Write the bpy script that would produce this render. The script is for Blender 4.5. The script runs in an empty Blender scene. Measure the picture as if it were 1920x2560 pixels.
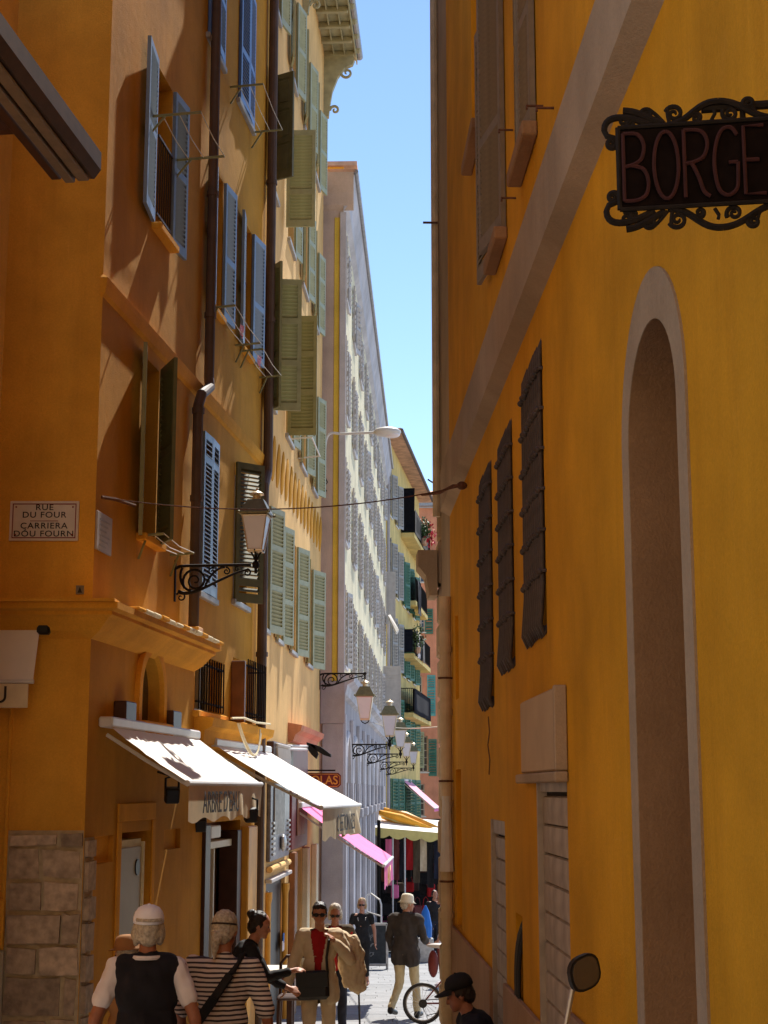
import bpy, bmesh, math, random
from mathutils import Vector, Matrix, noise
from math import sin, cos, pi, radians, atan, atan2, sqrt, tan

random.seed(7)
C = bpy.context.scene.collection
SC = bpy.context.scene

# ------------------------------------------------------------------ camera
F, PITCH, EYE = 3845.0, atan(695 / 3845.0), 1.86
cam_d = bpy.data.cameras.new('camera')
cam = bpy.data.objects.new('camera', cam_d)
C.objects.link(cam)
cam_d.sensor_fit = 'VERTICAL'
cam_d.sensor_height = 24.0
cam_d.lens = F / 2560 * 24.0
cam_d.clip_start, cam_d.clip_end = 0.1, 2000
cam.location = (0, 0, EYE)
cam.rotation_euler = (pi / 2 + PITCH, radians(0.0), 0)
SC.camera = cam

# ------------------------------------------------------------------ sky and sun
SUN_AZ, SUN_EL = radians(13.5), radians(53)
w = bpy.data.worlds.new('World')
SC.world = w
w.use_nodes = True
nt = w.node_tree
sky = nt.nodes.new('ShaderNodeTexSky')
sky.sky_type = 'NISHITA'
sky.sun_disc = False
sky.sun_elevation = SUN_EL
sky.sun_rotation = SUN_AZ
sky.air_density = 0.75
sky.dust_density = 0.0
sky.ozone_density = 2.4
nt.links.new(sky.outputs[0], nt.nodes['Background'].inputs[0])
nt.nodes['Background'].inputs[1].default_value = 0.142
sd = bpy.data.lights.new('sun', 'SUN')
sd.energy, sd.angle, sd.color = 4.9, radians(0.53), (1.0, 0.95, 0.86)
sun = bpy.data.objects.new('sun', sd)
C.objects.link(sun)
SDIR = Vector((sin(SUN_AZ) * cos(SUN_EL), cos(SUN_AZ) * cos(SUN_EL), sin(SUN_EL)))
sun.rotation_euler = SDIR.to_track_quat('Z', 'Y').to_euler()
sun.location = (20, 40, 60)
vs = SC.view_settings
vs.view_transform, vs.look, vs.gamma, vs.exposure = 'Standard', 'None', 1.0, 0.78
vs.use_curve_mapping = False
try:
    SC.cycles.max_bounces = 10
    SC.cycles.diffuse_bounces = 6
except Exception:
    pass

# ------------------------------------------------------------------ geometry of the street (photo pixels are 1920 x 2560)
CP, SP = cos(PITCH), sin(PITCH)

def ray(px, py):
    u, v = px - 960.0, 1280.0 - py
    return Vector((u, F * CP - v * SP, F * SP + v * CP))

def at(px, py, Y):
    d = ray(px, py)
    k = Y / d.y
    return Vector((d.x * k, Y, EYE + d.z * k))

def gz(Y):
    return -0.061 * min(Y, 72.0)

class Fac:
    """a vertical wall plane: local x to the viewer's right, local y into the wall, z up"""
    def __init__(s, x, y, r):
        s.o, s.r = Vector((x, y, 0)), r
        s.t = Vector((cos(r), sin(r), 0))
        s.n = Vector((sin(r), -cos(r), 0))      # outwards
        s.M = Matrix.Translation(s.o) @ Matrix.Rotation(r, 4, 'Z')
    def w(s, a, n, z):
        return s.o + s.t * a + s.n * n + Vector((0, 0, z))
    def pix(s, px, py, n=0.0):
        d = ray(px, py)
        o = Vector((0, 0, EYE)) - (s.o + s.n * n)
        k = -o.dot(s.n) / d.dot(s.n)
        p = o + d * k
        return p.dot(s.t), p.z
    def S(s, px, py=1500, n=0.0):
        return s.pix(px, py, n)[0]
    def Z(s, px, py, n=0.0):
        return s.pix(px, py, n)[1]
    def npix(s, px, py, a):
        """where the sight line crosses the upright plane across the wall at a: (n, z)"""
        d = ray(px, py)
        o = Vector((0, 0, EYE)) - (s.o + s.t * a)
        k = -o.dot(s.t) / d.dot(s.t)
        p = o + d * k
        return p.dot(s.n), p.z
    def rect(s, x0, y0, x1, y1):
        a0, z1 = s.pix(x0, y0)
        a1, z0 = s.pix(x1, y1)
        return a0, a1, z0, z1

# ------------------------------------------------------------------ objects
WM = {}
I4 = Matrix.Identity(4)

def T(x, y, z):
    return Matrix.Translation((x, y, z))

def RZ(a):
    return Matrix.Rotation(a, 4, 'Z')

def RX(a):
    return Matrix.Rotation(a, 4, 'X')

def RY(a):
    return Matrix.Rotation(a, 4, 'Y')

def put(o, parent, mw):
    C.objects.link(o)
    WM[o.name] = mw.copy()
    if parent is not None:
        o.parent = parent
        o.matrix_parent_inverse = I4
        o.matrix_basis = WM[parent.name].inverted() @ mw
    else:
        o.matrix_basis = mw
    return o

def tag(o, label=None, cat=None, group=None, kind=None):
    if label: o['label'] = label
    if cat: o['category'] = cat
    if group: o['group'] = group
    if kind: o['kind'] = kind
    return o

def thing(name, label, cat, loc=(0, 0, 0), rz=0.0, group=None):
    o = bpy.data.objects.new(name, None)
    o.empty_display_size = 0.2
    put(o, None, Matrix.Translation(Vector(loc)) @ RZ(rz))
    return tag(o, label, cat, group)

def mesh_of(name, bm, mats, smooth=False):
    me = bpy.data.meshes.new(name)
    bmesh.ops.recalc_face_normals(bm, faces=bm.faces)
    bm.to_mesh(me)
    bm.free()
    for m in (mats if isinstance(mats, (list, tuple)) else [mats]):
        me.materials.append(m)
    if smooth:
        for p in me.polygons:
            p.use_smooth = True
    return me

def obj(name, bm, mats, parent=None, mw=None, smooth=False, kind=None, label=None):
    me = bm if isinstance(bm, bpy.types.Mesh) else mesh_of(name, bm, mats, smooth)
    o = bpy.data.objects.new(name, me)
    put(o, parent, mw if mw is not None else I4)
    if kind: o['kind'] = kind
    if label: o['label'] = label
    return o

def copy_tree(o, mw, parent=None):
    c = o.copy()
    old = WM[o.name]
    put(c, parent, mw)
    for ch in list(o.children):
        copy_tree(ch, mw @ old.inverted() @ WM[ch.name], c)
    return c

# ------------------------------------------------------------------ mesh helpers
def B():
    return bmesh.new()

def box(bm, x0, x1, y0, y1, z0, z1, M=None, mi=0):
    v = [bm.verts.new((x, y, z)) for x in (x0, x1) for y in (y0, y1) for z in (z0, z1)]
    if M is not None:
        for q in v: q.co = M @ q.co
    for f in ((0, 1, 3, 2), (4, 6, 7, 5), (0, 4, 5, 1), (2, 3, 7, 6), (0, 2, 6, 4), (1, 5, 7, 3)):
        fc = bm.faces.new([v[i] for i in f])
        fc.material_index = mi
    return v

def bevel_box(bm, x0, x1, y0, y1, z0, z1, b=0.01):
    t = B()
    box(t, x0, x1, y0, y1, z0, z1)
    bmesh.ops.recalc_face_normals(t, faces=t.faces)
    bmesh.ops.bevel(t, geom=t.edges[:], offset=b, segments=1, affect='EDGES')
    m = bpy.data.meshes.new('tmp')
    t.to_mesh(m); t.free()
    bm.from_mesh(m)
    bpy.data.meshes.remove(m)

def quad(bm, pts, mi=0):
    f = bm.faces.new([bm.verts.new(p) for p in pts])
    f.material_index = mi
    return f

def tube(bm, pts, r, seg=8, caps=True, mi=0):
    pts = [Vector(p) for p in pts]
    n = len(pts)
    rs = r if isinstance(r, (list, tuple)) else [r] * n
    rings = []
    prev = None
    for i, p in enumerate(pts):
        d = (pts[min(i + 1, n - 1)] - pts[max(i - 1, 0)])
        if d.length < 1e-9: d = Vector((0, 0, 1))
        d.normalize()
        if prev is None:
            up = Vector((0, 0, 1)) if abs(d.z) < 0.9 else Vector((1, 0, 0))
            a = d.cross(up).normalized()
        else:
            a = (prev - d * prev.dot(d))
            a = a.normalized() if a.length > 1e-6 else d.orthogonal().normalized()
        prev = a
        b = d.cross(a)
        rings.append([bm.verts.new(p + (a * cos(2 * pi * k / seg) + b * sin(2 * pi * k / seg)) * rs[i]) for k in range(seg)])
    for i in range(n - 1):
        for k in range(seg):
            f = bm.faces.new((rings[i][k], rings[i][(k + 1) % seg], rings[i + 1][(k + 1) % seg], rings[i + 1][k]))
            f.material_index = mi
    if caps:
        for rg in (rings[0], rings[-1]):
            f = bm.faces.new(rg)
            f.material_index = mi

def lathe(bm, prof, c=(0, 0, 0), seg=16, M=None):
    rings = []
    for r, z in prof:
        rings.append([bm.verts.new((c[0] + r * cos(2 * pi * k / seg), c[1] + r * sin(2 * pi * k / seg), c[2] + z)) for k in range(seg)])
    if M is not None:
        for rg in rings:
            for v in rg: v.co = M @ v.co
    for i in range(len(rings) - 1):
        for k in range(seg):
            bm.faces.new((rings[i][k], rings[i][(k + 1) % seg], rings[i + 1][(k + 1) % seg], rings[i + 1][k]))
    for rg in (rings[0], rings[-1]):
        bm.faces.new(rg)

def ell(bm, c, r, seg=12, rings=8, M=None):
    m = Matrix.Translation(Vector(c)) @ (M or I4) @ Matrix.Diagonal((r[0], r[1], r[2], 1))
    bmesh.ops.create_uvsphere(bm, u_segments=seg, v_segments=rings, radius=1.0, matrix=m)

def prism(bm, poly, y0, y1, M=None):
    """poly in (x, z), pushed from y0 to y1"""
    a = [bm.verts.new((x, y0, z)) for x, z in poly]
    b = [bm.verts.new((x, y1, z)) for x, z in poly]
    if M is not None:
        for v in a + b: v.co = M @ v.co
    n = len(poly)
    bm.faces.new(a)
    bm.faces.new(b)
    for i in range(n):
        bm.faces.new((a[i], a[(i + 1) % n], b[(i + 1) % n], b[i]))

def scroll(bm, cx, cz, r0, turns, a0, sgn, tr, y=0.0, r1=0.12, n=None):
    n = n or int(16 * turns) + 4
    pts = []
    for i in range(n + 1):
        k = i / n
        a = a0 + sgn * 2 * pi * turns * k
        r = r0 * (1 - k * (1 - r1))
        pts.append((cx + r * cos(a), y, cz + r * sin(a)))
    tube(bm, pts, [tr * (1.05 - 0.4 * i / n) for i in range(n + 1)], 6)
    return pts[0], pts[-1]

def bez(p0, p1, p2, p3, n=10):
    p0, p1, p2, p3 = map(Vector, (p0, p1, p2, p3))
    out = []
    for i in range(n + 1):
        t = i / n
        out.append(p0 * (1 - t) ** 3 + p1 * 3 * t * (1 - t) ** 2 + p2 * 3 * t * t * (1 - t) + p3 * t ** 3)
    return out

def text_mesh(txt, size, ext, mat, align='CENTER', sx=1.0, spacing=1.0, offset=0.0, font_shear=0.0):
    cu = bpy.data.curves.new('lettering', 'FONT')
    cu.body = txt
    cu.size = size
    cu.extrude = ext
    cu.align_x = align
    cu.align_y = 'CENTER'
    cu.space_character = spacing
    cu.offset = offset
    cu.shear = font_shear
    o = bpy.data.objects.new('tmp_text', cu)
    C.objects.link(o)
    dg = bpy.context.evaluated_depsgraph_get()
    me = bpy.data.meshes.new_from_object(o.evaluated_get(dg))
    bpy.data.objects.remove(o)
    bpy.data.curves.remove(cu)
    me.materials.clear()
    me.materials.append(mat)
    # text lies in XY facing +Z; stand it up: x stays, y -> z, facing -y
    me.transform(Matrix(((sx, 0, 0, 0), (0, 0, -1, 0), (0, 1, 0, 0), (0, 0, 0, 1))))
    return me

def wall_bm(s0, s1, z0, z1, holes=(), maxcell=None):
    """holes: (a0, a1, b0, b1, depth[, 'arch'])"""
    bm = B()
    xs = sorted({s0, s1, *[h[0] for h in holes], *[h[1] for h in holes]})
    zs = sorted({z0, z1, *[h[2] for h in holes], *[h[3] for h in holes]})
    xs = [x for x in xs if s0 - 1e-6 <= x <= s1 + 1e-6]
    zs = [z for z in zs if z0 - 1e-6 <= z <= z1 + 1e-6]
    V = {}
    def v(x, z):
        k = (round(x, 5), round(z, 5))
        if k not in V: V[k] = bm.verts.new((x, 0, z))
        return V[k]
    for i in range(len(xs) - 1):
        for j in range(len(zs) - 1):
            cx, cz = (xs[i] + xs[i + 1]) / 2, (zs[j] + zs[j + 1]) / 2
            if any(h[0] < cx < h[1] and h[2] < cz < h[3] for h in holes): continue
            bm.faces.new((v(xs[i], zs[j]), v(xs[i + 1], zs[j]), v(xs[i + 1], zs[j + 1]), v(xs[i], zs[j + 1])))
    for h in holes:
        a0, a1, b0, b1, d = h[:5]
        a0, a1, b0, b1 = max(a0, s0), min(a1, s1), max(b0, z0), min(b1, z1)
        if len(h) > 5:
            cx, R = (a0 + a1) / 2, (a1 - a0) / 2
            rz = h[6] if len(h) > 6 else R
            N = 14
            arc = [(cx - R * cos(pi * k / N), b1 - rz + rz * sin(pi * k / N)) for k in range(N + 1)]
            for k in range(N):
                (x0, y0), (x1, y1) = arc[k], arc[k + 1]
                if y0 < b1 - 1e-6 or y1 < b1 - 1e-6:
                    ps = [(x0, 0, y0), (x1, 0, y1), (x1, 0, b1), (x0, 0, b1)]
                    if abs(y1 - b1) < 1e-6: ps = [ps[0], ps[1], ps[3]]
                    if abs(y0 - b1) < 1e-6: ps = [ps[0], ps[1], ps[2]]
                    quad(bm, ps)
                quad(bm, [(x0, 0, y0), (x1, 0, y1), (x1, d, y1), (x0, d, y0)])
            quad(bm, [(a0, 0, b0), (a0, 0, b1 - rz), (a0, d, b1 - rz), (a0, d, b0)])
            quad(bm, [(a1, 0, b0), (a1, 0, b1 - rz), (a1, d, b1 - rz), (a1, d, b0)])
            quad(bm, [(a0, 0, b0), (a1, 0, b0), (a1, d, b0), (a0, d, b0)])
        else:
            for p, q in (((a0, b0), (a1, b0)), ((a1, b0), (a1, b1)), ((a1, b1), (a0, b1)), ((a0, b1), (a0, b0))):
                quad(bm, [(p[0], 0, p[1]), (q[0], 0, q[1]), (q[0], d, q[1]), (p[0], d, p[1])])
    return bm

# ------------------------------------------------------------------ materials
def nodes(m):
    m.use_nodes = True
    t = m.node_tree
    return t, t.nodes['Principled BSDF'], t.links

def mat(name, col, rough=0.7, metal=0.0, spec=0.3, var=0.12, scale=6.0, bump=0.0, bscale=60.0, rnd=0.0, trans=0.0, alpha=None):
    m = bpy.data.materials.new(name)
    t, p, L = nodes(m)
    p.inputs['Roughness'].default_value = rough
    p.inputs['Metallic'].default_value = metal
    p.inputs['Specular IOR Level'].default_value = spec
    if trans: p.inputs['Transmission Weight'].default_value = trans
    tc = t.nodes.new('ShaderNodeTexCoord')
    src = None
    if var > 0:
        n = t.nodes.new('ShaderNodeTexNoise')
        n.inputs['Scale'].default_value = scale
        n.inputs['Detail'].default_value = 5
        L.new(tc.outputs['Object'], n.inputs['Vector'])
        mr = t.nodes.new('ShaderNodeMapRange')
        mr.inputs['From Min'].default_value, mr.inputs['From Max'].default_value = 0.3, 0.7
        mr.inputs['To Min'].default_value, mr.inputs['To Max'].default_value = 1 - var, 1 + var
        L.new(n.outputs['Fac'], mr.inputs['Value'])
        val = mr.outputs[0]
        if rnd:
            oi = t.nodes.new('ShaderNodeObjectInfo')
            r2 = t.nodes.new('ShaderNodeMapRange')
            r2.inputs['To Min'].default_value, r2.inputs['To Max'].default_value = 1 - rnd, 1 + rnd
            L.new(oi.outputs['Random'], r2.inputs['Value'])
            mu = t.nodes.new('ShaderNodeMath'); mu.operation = 'MULTIPLY'
            L.new(val, mu.inputs[0]); L.new(r2.outputs[0], mu.inputs[1])
            val = mu.outputs[0]
        vm = t.nodes.new('ShaderNodeVectorMath'); vm.operation = 'SCALE'
        vm.inputs[0].default_value = col
        L.new(val, vm.inputs['Scale'])
        L.new(vm.outputs[0], p.inputs['Base Color'])
    else:
        p.inputs['Base Color'].default_value = (*col, 1)
    if bump > 0:
        n2 = t.nodes.new('ShaderNodeTexNoise')
        n2.inputs['Scale'].default_value = bscale
        n2.inputs['Detail'].default_value = 4
        L.new(tc.outputs['Object'], n2.inputs['Vector'])
        b = t.nodes.new('ShaderNodeBump')
        b.inputs['Strength'].default_value = bump
        b.inputs['Distance'].default_value = 0.01
        L.new(n2.outputs['Fac'], b.inputs['Height'])
        L.new(b.outputs[0], p.inputs['Normal'])
    return m

def stucco(name, col, dirt=(0.5, 0.42, 0.35), amt=0.25, streak=0.3, bump=0.35):
    """limewashed plaster: broad blotches, vertical rain streaks, fine grain"""
    m = bpy.data.materials.new(name)
    t, p, L = nodes(m)
    p.inputs['Roughness'].default_value = 0.92
    p.inputs['Specular IOR Level'].default_value = 0.12
    tc = t.nodes.new('ShaderNodeTexCoord')
    def nz(scale, vec=(1, 1, 1), det=5, rough=0.6):
        mp = t.nodes.new('ShaderNodeMapping')
        mp.inputs['Scale'].default_value = vec
        L.new(tc.outputs['Object'], mp.inputs['Vector'])
        n = t.nodes.new('ShaderNodeTexNoise')
        n.inputs['Scale'].default_value = scale
        n.inputs['Detail'].default_value = det
        n.inputs['Roughness'].default_value = rough
        L.new(mp.outputs[0], n.inputs['Vector'])
        return n.outputs['Fac']
    def rng(v, a, b, lo, hi):
        r = t.nodes.new('ShaderNodeMapRange')
        r.inputs['From Min'].default_value, r.inputs['From Max'].default_value = a, b
        r.inputs['To Min'].default_value, r.inputs['To Max'].default_value = lo, hi
        L.new(v, r.inputs['Value'])
        return r.outputs[0]
    def mix(f, a, b):
        x = t.nodes.new('ShaderNodeMix'); x.data_type = 'RGBA'
        L.new(f, x.inputs[0])
        for i, q in ((6, a), (7, b)):
            if isinstance(q, tuple): x.inputs[i].default_value = (*q, 1)
            else: L.new(q, x.inputs[i])
        return x.outputs[2]
    lo = tuple(c * 0.80 for c in col)
    hi = tuple(min(1, c * 1.13) for c in col)
    c1 = mix(rng(nz(0.9), 0.35, 0.65, 0, 1), lo, hi)
    drt = tuple(c * d * 1.1 for c, d in zip(col, dirt))
    c2 = mix(rng(nz(2.2, (1.6, 1.6, 0.16), 6, 0.7), 0.5, 0.78, 0, streak), c1, drt)
    pale = tuple(min(1, c * 1.12 + 0.03) for c in col)
    c3 = mix(rng(nz(5.0, (1.0, 1.0, 0.45), 8, 0.75), 0.55, 0.75, 0, amt), c2, pale)
    # fine grain and pale brush drags
    drag = mix(rng(nz(26.0, (1.0, 1.0, 0.05), 4, 0.6), 0.60, 0.74, 0, 0.28), c3, pale)
    grain = t.nodes.new('ShaderNodeVectorMath'); grain.operation = 'SCALE'
    L.new(drag, grain.inputs[0])
    L.new(rng(nz(55.0, (1, 1, 1), 5, 0.75), 0.3, 0.7, 0.90, 1.10), grain.inputs['Scale'])
    L.new(grain.outputs[0], p.inputs['Base Color'])
    b = t.nodes.new('ShaderNodeBump')
    b.inputs['Strength'].default_value = bump
    b.inputs['Distance'].default_value = 0.012
    a = t.nodes.new('ShaderNodeMath'); a.operation = 'ADD'
    L.new(rng(nz(7, (1, 1, 1), 6), 0, 1, 0, 1.6), a.inputs[0])
    L.new(nz(90, (1, 1, 1), 3), a.inputs[1])
    L.new(a.outputs[0], b.inputs['Height'])
    L.new(b.outputs[0], p.inputs['Normal'])
    return m

M = {}
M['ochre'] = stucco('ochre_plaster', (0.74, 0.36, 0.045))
M['ochre_shaded'] = stucco('shaded_ochre_plaster', (0.56, 0.265, 0.030), amt=0.3, streak=0.4)  # front wall's ochre, darkened for the side wall's shade, with more streaks
M['ochre_trim'] = stucco('ochre_trim', (0.72, 0.335, 0.036), streak=0.2)
M['yellow'] = stucco('yellow_plaster', (0.60, 0.272, 0.014), amt=0.3, streak=0.45)
M['beige_trim'] = stucco('beige_trim', (0.37, 0.265, 0.165), streak=0.35)
M['plinth'] = stucco('plinth_plaster', (0.36, 0.22, 0.13), streak=0.5)
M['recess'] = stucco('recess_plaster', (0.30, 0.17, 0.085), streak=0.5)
M['peach'] = stucco('peach_plaster', (0.74, 0.46, 0.185), streak=0.25)
M['cream'] = stucco('cream_plaster', (0.76, 0.67, 0.46), streak=0.3, amt=0.15)
M['rose_grey'] = stucco('rose_grey_plaster', (0.56, 0.43, 0.345), streak=0.2)
M['grey_trim'] = stucco('grey_trim', (0.52, 0.49, 0.50), streak=0.2)
M['mauve'] = stucco('mauve_grey_plaster', (0.42, 0.38, 0.385), streak=0.3)
M['stripe'] = stucco('yellow_stripe', (0.72, 0.50, 0.075), streak=0.1)
M['lemon'] = stucco('lemon_plaster', (0.70, 0.52, 0.20), streak=0.3)
M['salmon'] = stucco('salmon_plaster', (0.62, 0.26, 0.15), streak=0.4)
M['stone'] = mat('pier_stone', (0.40, 0.30, 0.215), 0.9, var=0.3, scale=14, bump=0.9, bscale=30, rnd=0.3, spec=0.15)
M['mortar'] = mat('mortar', (0.46, 0.36, 0.23), 0.95, var=0.2, scale=12, bump=0.6, bscale=40)
M['blue_shutter'] = mat('blue_grey_paint', (0.17, 0.235, 0.34), 0.45, var=0.10, scale=9, spec=0.45)
M['deep_blue'] = mat('sky_tinted_blue_paint', (0.085, 0.17, 0.40), 0.4, var=0.12, scale=9, spec=0.5)  # the sky's reflection is put into this paint colour
M['grey_shutter'] = mat('grey_paint', (0.33, 0.31, 0.29), 0.55, var=0.12, scale=9)
M['sage'] = mat('sage_paint', (0.33, 0.34, 0.20), 0.5, var=0.12, scale=8)
M['olive'] = mat('olive_paint', (0.235, 0.225, 0.10), 0.55, var=0.12, scale=8)
M['dark_green'] = mat('dark_green_paint', (0.13, 0.125, 0.055), 0.55, var=0.15, scale=8)
M['lilac_shutter'] = mat('lilac_grey_paint', (0.43, 0.385, 0.36), 0.55, var=0.1, scale=6)
M['teal'] = mat('teal_paint', (0.10, 0.34, 0.32), 0.5, var=0.12, scale=6)
M['bottle'] = mat('bottle_green_paint', (0.05, 0.16, 0.11), 0.5, var=0.12, scale=6)
M['taupe_shutter'] = mat('taupe_paint', (0.21, 0.165, 0.115), 0.55, var=0.15, scale=9)
M['glass'] = mat('window_glass', (0.03, 0.035, 0.045), 0.06, var=0.0, spec=0.6)
M['dark'] = mat('dark_interior', (0.022, 0.014, 0.010), 0.9, var=0.2)
M['brown_int'] = mat('brown_interior', (0.16, 0.062, 0.022), 0.8, var=0.2)
M['white_frame'] = mat('white_frame_paint', (0.62, 0.57, 0.48), 0.5, var=0.08)
M['pipe_brown'] = mat('brown_pipe', (0.10, 0.062, 0.045), 0.65, var=0.2, scale=5, spec=0.4)
M['pipe_cream'] = mat('cream_pipe', (0.56, 0.42, 0.24), 0.55, var=0.18, scale=5)
M['zinc'] = mat('zinc', (0.30, 0.29, 0.29), 0.45, metal=0.5, var=0.2, scale=8)
M['iron'] = mat('wrought_iron', (0.013, 0.009, 0.007), 0.75, var=0.3, scale=30, spec=0.15)
M['rust'] = mat('rusty_iron', (0.12, 0.05, 0.025), 0.8, var=0.35, scale=25, bump=0.3)
M['grille'] = mat('grille_iron', (0.060, 0.042, 0.034), 0.6, var=0.25, scale=20)
M['steel'] = mat('galvanised_steel', (0.42, 0.40, 0.38), 0.4, metal=0.6, var=0.2, scale=12)
M['tile'] = mat('roof_tile', (0.52, 0.30, 0.19), 0.85, var=0.3, scale=3, bump=0.3, rnd=0.2)
M['wood_eave'] = mat('painted_eave_wood', (0.36, 0.33, 0.19), 0.7, var=0.2, scale=6)
M['white_cloth'] = mat('white_awning_cloth', (0.78, 0.73, 0.68), 0.85, var=0.05, scale=4, bump=0.15, bscale=300)
M['valance'] = mat('cream_valance_cloth', (0.70, 0.58, 0.38), 0.85, var=0.07, scale=8)
M['pink'] = mat('pink_awning_cloth', (0.80, 0.17, 0.36), 0.8, var=0.06, scale=4)
M['pink_pale'] = mat('pale_pink_cloth', (0.80, 0.36, 0.46), 0.8, var=0.06, scale=4)
M['lemon_cloth'] = mat('lemon_cloth', (0.70, 0.57, 0.20), 0.8, var=0.08, scale=6)
M['orange_cloth'] = mat('orange_cloth', (0.78, 0.36, 0.03), 0.75, var=0.12, scale=7)
M['ink'] = mat('dark_ink', (0.03, 0.02, 0.018), 0.7, var=0.0)
M['red_ink'] = mat('red_ink', (0.22, 0.015, 0.012), 0.6, var=0.0)
M['marble'] = mat('white_marble', (0.64, 0.56, 0.50), 0.45, var=0.06, scale=10)
M['lamp_metal'] = mat('bronze_green_lamp_metal', (0.20, 0.18, 0.10), 0.42, metal=0.5, var=0.15, scale=20)
M['lamp_trim'] = mat('brass_lamp_trim', (0.62, 0.50, 0.34), 0.35, metal=0.45, var=0.1)
M['lamp_glass'] = mat('frosted_lamp_glass', (0.70, 0.66, 0.68), 0.3, var=0.04, spec=0.5)
M['white_plastic'] = mat('white_plastic', (0.62, 0.60, 0.58), 0.45, var=0.05)
M['black'] = mat('black_plastic', (0.015, 0.013, 0.013), 0.45, var=0.1)
M['gold'] = mat('gold_paint', (0.62, 0.33, 0.05), 0.45, metal=0.2, var=0.1)
M['burgundy'] = mat('burgundy_paint', (0.13, 0.018, 0.016), 0.5, var=0.15)
M['wood'] = mat('brown_wood', (0.22, 0.085, 0.03), 0.5, var=0.3, scale=4)
M['wood_dark'] = mat('dark_wood', (0.055, 0.020, 0.012), 0.45, var=0.25, scale=8)
M['amber'] = mat('amber_paint', (0.62, 0.30, 0.04), 0.5, var=0.1)
M['door_grey'] = mat('grey_door_paint', (0.36, 0.31, 0.22), 0.55, var=0.06, scale=2)
M['slab'] = mat('paving_slab', (0.235, 0.235, 0.24), 0.75, var=0.14, scale=7, bump=0.25, bscale=80, rnd=0.12)
M['slab_warm'] = mat('warm_paving_slab', (0.36, 0.31, 0.24), 0.8, var=0.14, scale=7, bump=0.25, bscale=80, rnd=0.1)
M['ground'] = mat('ground_stone', (0.25, 0.245, 0.245), 0.9, var=0.2, scale=1.5, bump=0.2)
M['shutter_metal'] = mat('dusty_steel_slat', (0.36, 0.285, 0.215), 0.6, metal=0.15, var=0.25, scale=6, rnd=0.08)
M['board'] = mat('blank_signboard', (0.44, 0.30, 0.165), 0.7, var=0.1, scale=3)
M['skin'] = mat('skin', (0.42, 0.19, 0.115), 0.55, var=0.1, scale=30, spec=0.35)
M['skin_dark'] = mat('tanned_skin', (0.30, 0.115, 0.065), 0.55, var=0.1, scale=30, spec=0.35)
M['hair_grey'] = mat('grey_hair', (0.42, 0.36, 0.29), 0.6, var=0.35, scale=60, bump=0.6, bscale=120)
M['hair_dark'] = mat('dark_hair', (0.022, 0.013, 0.010), 0.45, var=0.3, scale=60, bump=0.5, bscale=120)
M['hair_blond'] = mat('blond_hair', (0.40, 0.24, 0.11), 0.55, var=0.3, scale=60, bump=0.5, bscale=120)
M['cap_white'] = mat('white_cap_cloth', (0.80, 0.79, 0.88), 0.85, var=0.05)
M['hat_cream'] = mat('cream_hat_cloth', (0.70, 0.64, 0.50), 0.85, var=0.06)
M['hat_brown'] = mat('brown_hat_cloth', (0.30, 0.14, 0.05), 0.85, var=0.1)
M['navy_cloth'] = mat('black_navy_cloth', (0.012, 0.011, 0.016), 0.9, var=0.3, scale=10)
M['black_cloth'] = mat('black_cloth', (0.014, 0.012, 0.012), 0.85, var=0.3, scale=10)
M['white_shirt'] = mat('white_shirt_cloth', (0.68, 0.62, 0.64), 0.9, var=0.06, scale=12)
M['beige_cloth'] = mat('beige_linen', (0.60, 0.47, 0.31), 0.9, var=0.1, scale=10)
M['red_cloth'] = mat('red_polo_cloth', (0.36, 0.012, 0.014), 0.9, var=0.1, scale=10)
M['brown_cloth'] = mat('brown_jacket_cloth', (0.085, 0.058, 0.034), 0.9, var=0.2, scale=10)
M['charcoal_cloth'] = mat('charcoal_jacket_cloth', (0.045, 0.036, 0.032), 0.9, var=0.2, scale=10)
M['khaki_cloth'] = mat('khaki_trouser_cloth', (0.52, 0.42, 0.24), 0.9, var=0.1, scale=10)
M['jean_cloth'] = mat('dark_jean_cloth', (0.016, 0.018, 0.032), 0.9, var=0.2, scale=10)
M['leather'] = mat('black_leather', (0.016, 0.013, 0.012), 0.42, var=0.2, scale=20)
M['chalkboard'] = mat('chalkboard', (0.030, 0.032, 0.034), 0.7, var=0.3, scale=10)
M['chalk'] = mat('chalk', (0.30, 0.29, 0.28), 0.9, var=0.1)
M['leaf'] = mat('leaf', (0.055, 0.10, 0.025), 0.6, var=0.3, scale=20)
M['flower'] = mat('red_flower', (0.55, 0.02, 0.04), 0.6, var=0.2)
M['sign_dark'] = mat('dark_sign_iron', (0.007, 0.004, 0.0035), 0.9, var=0.3, scale=30, spec=0.05)
M['sign_red'] = mat('dull_red_letter_iron', (0.036, 0.008, 0.007), 0.85, var=0.2, scale=30)
M['mirror'] = mat('mirror_glass', (0.16, 0.14, 0.12), 0.25, metal=0.6, var=0)
M['blue_plastic'] = mat('blue_plastic', (0.02, 0.15, 0.50), 0.5, var=0.1)
M['awning_brown'] = mat('brown_cassette', (0.075, 0.040, 0.022), 0.6, var=0.25, scale=6)
M['pewter'] = mat('pewter_relief', (0.16, 0.15, 0.17), 0.4, metal=0.6, var=0.4, scale=18)

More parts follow.
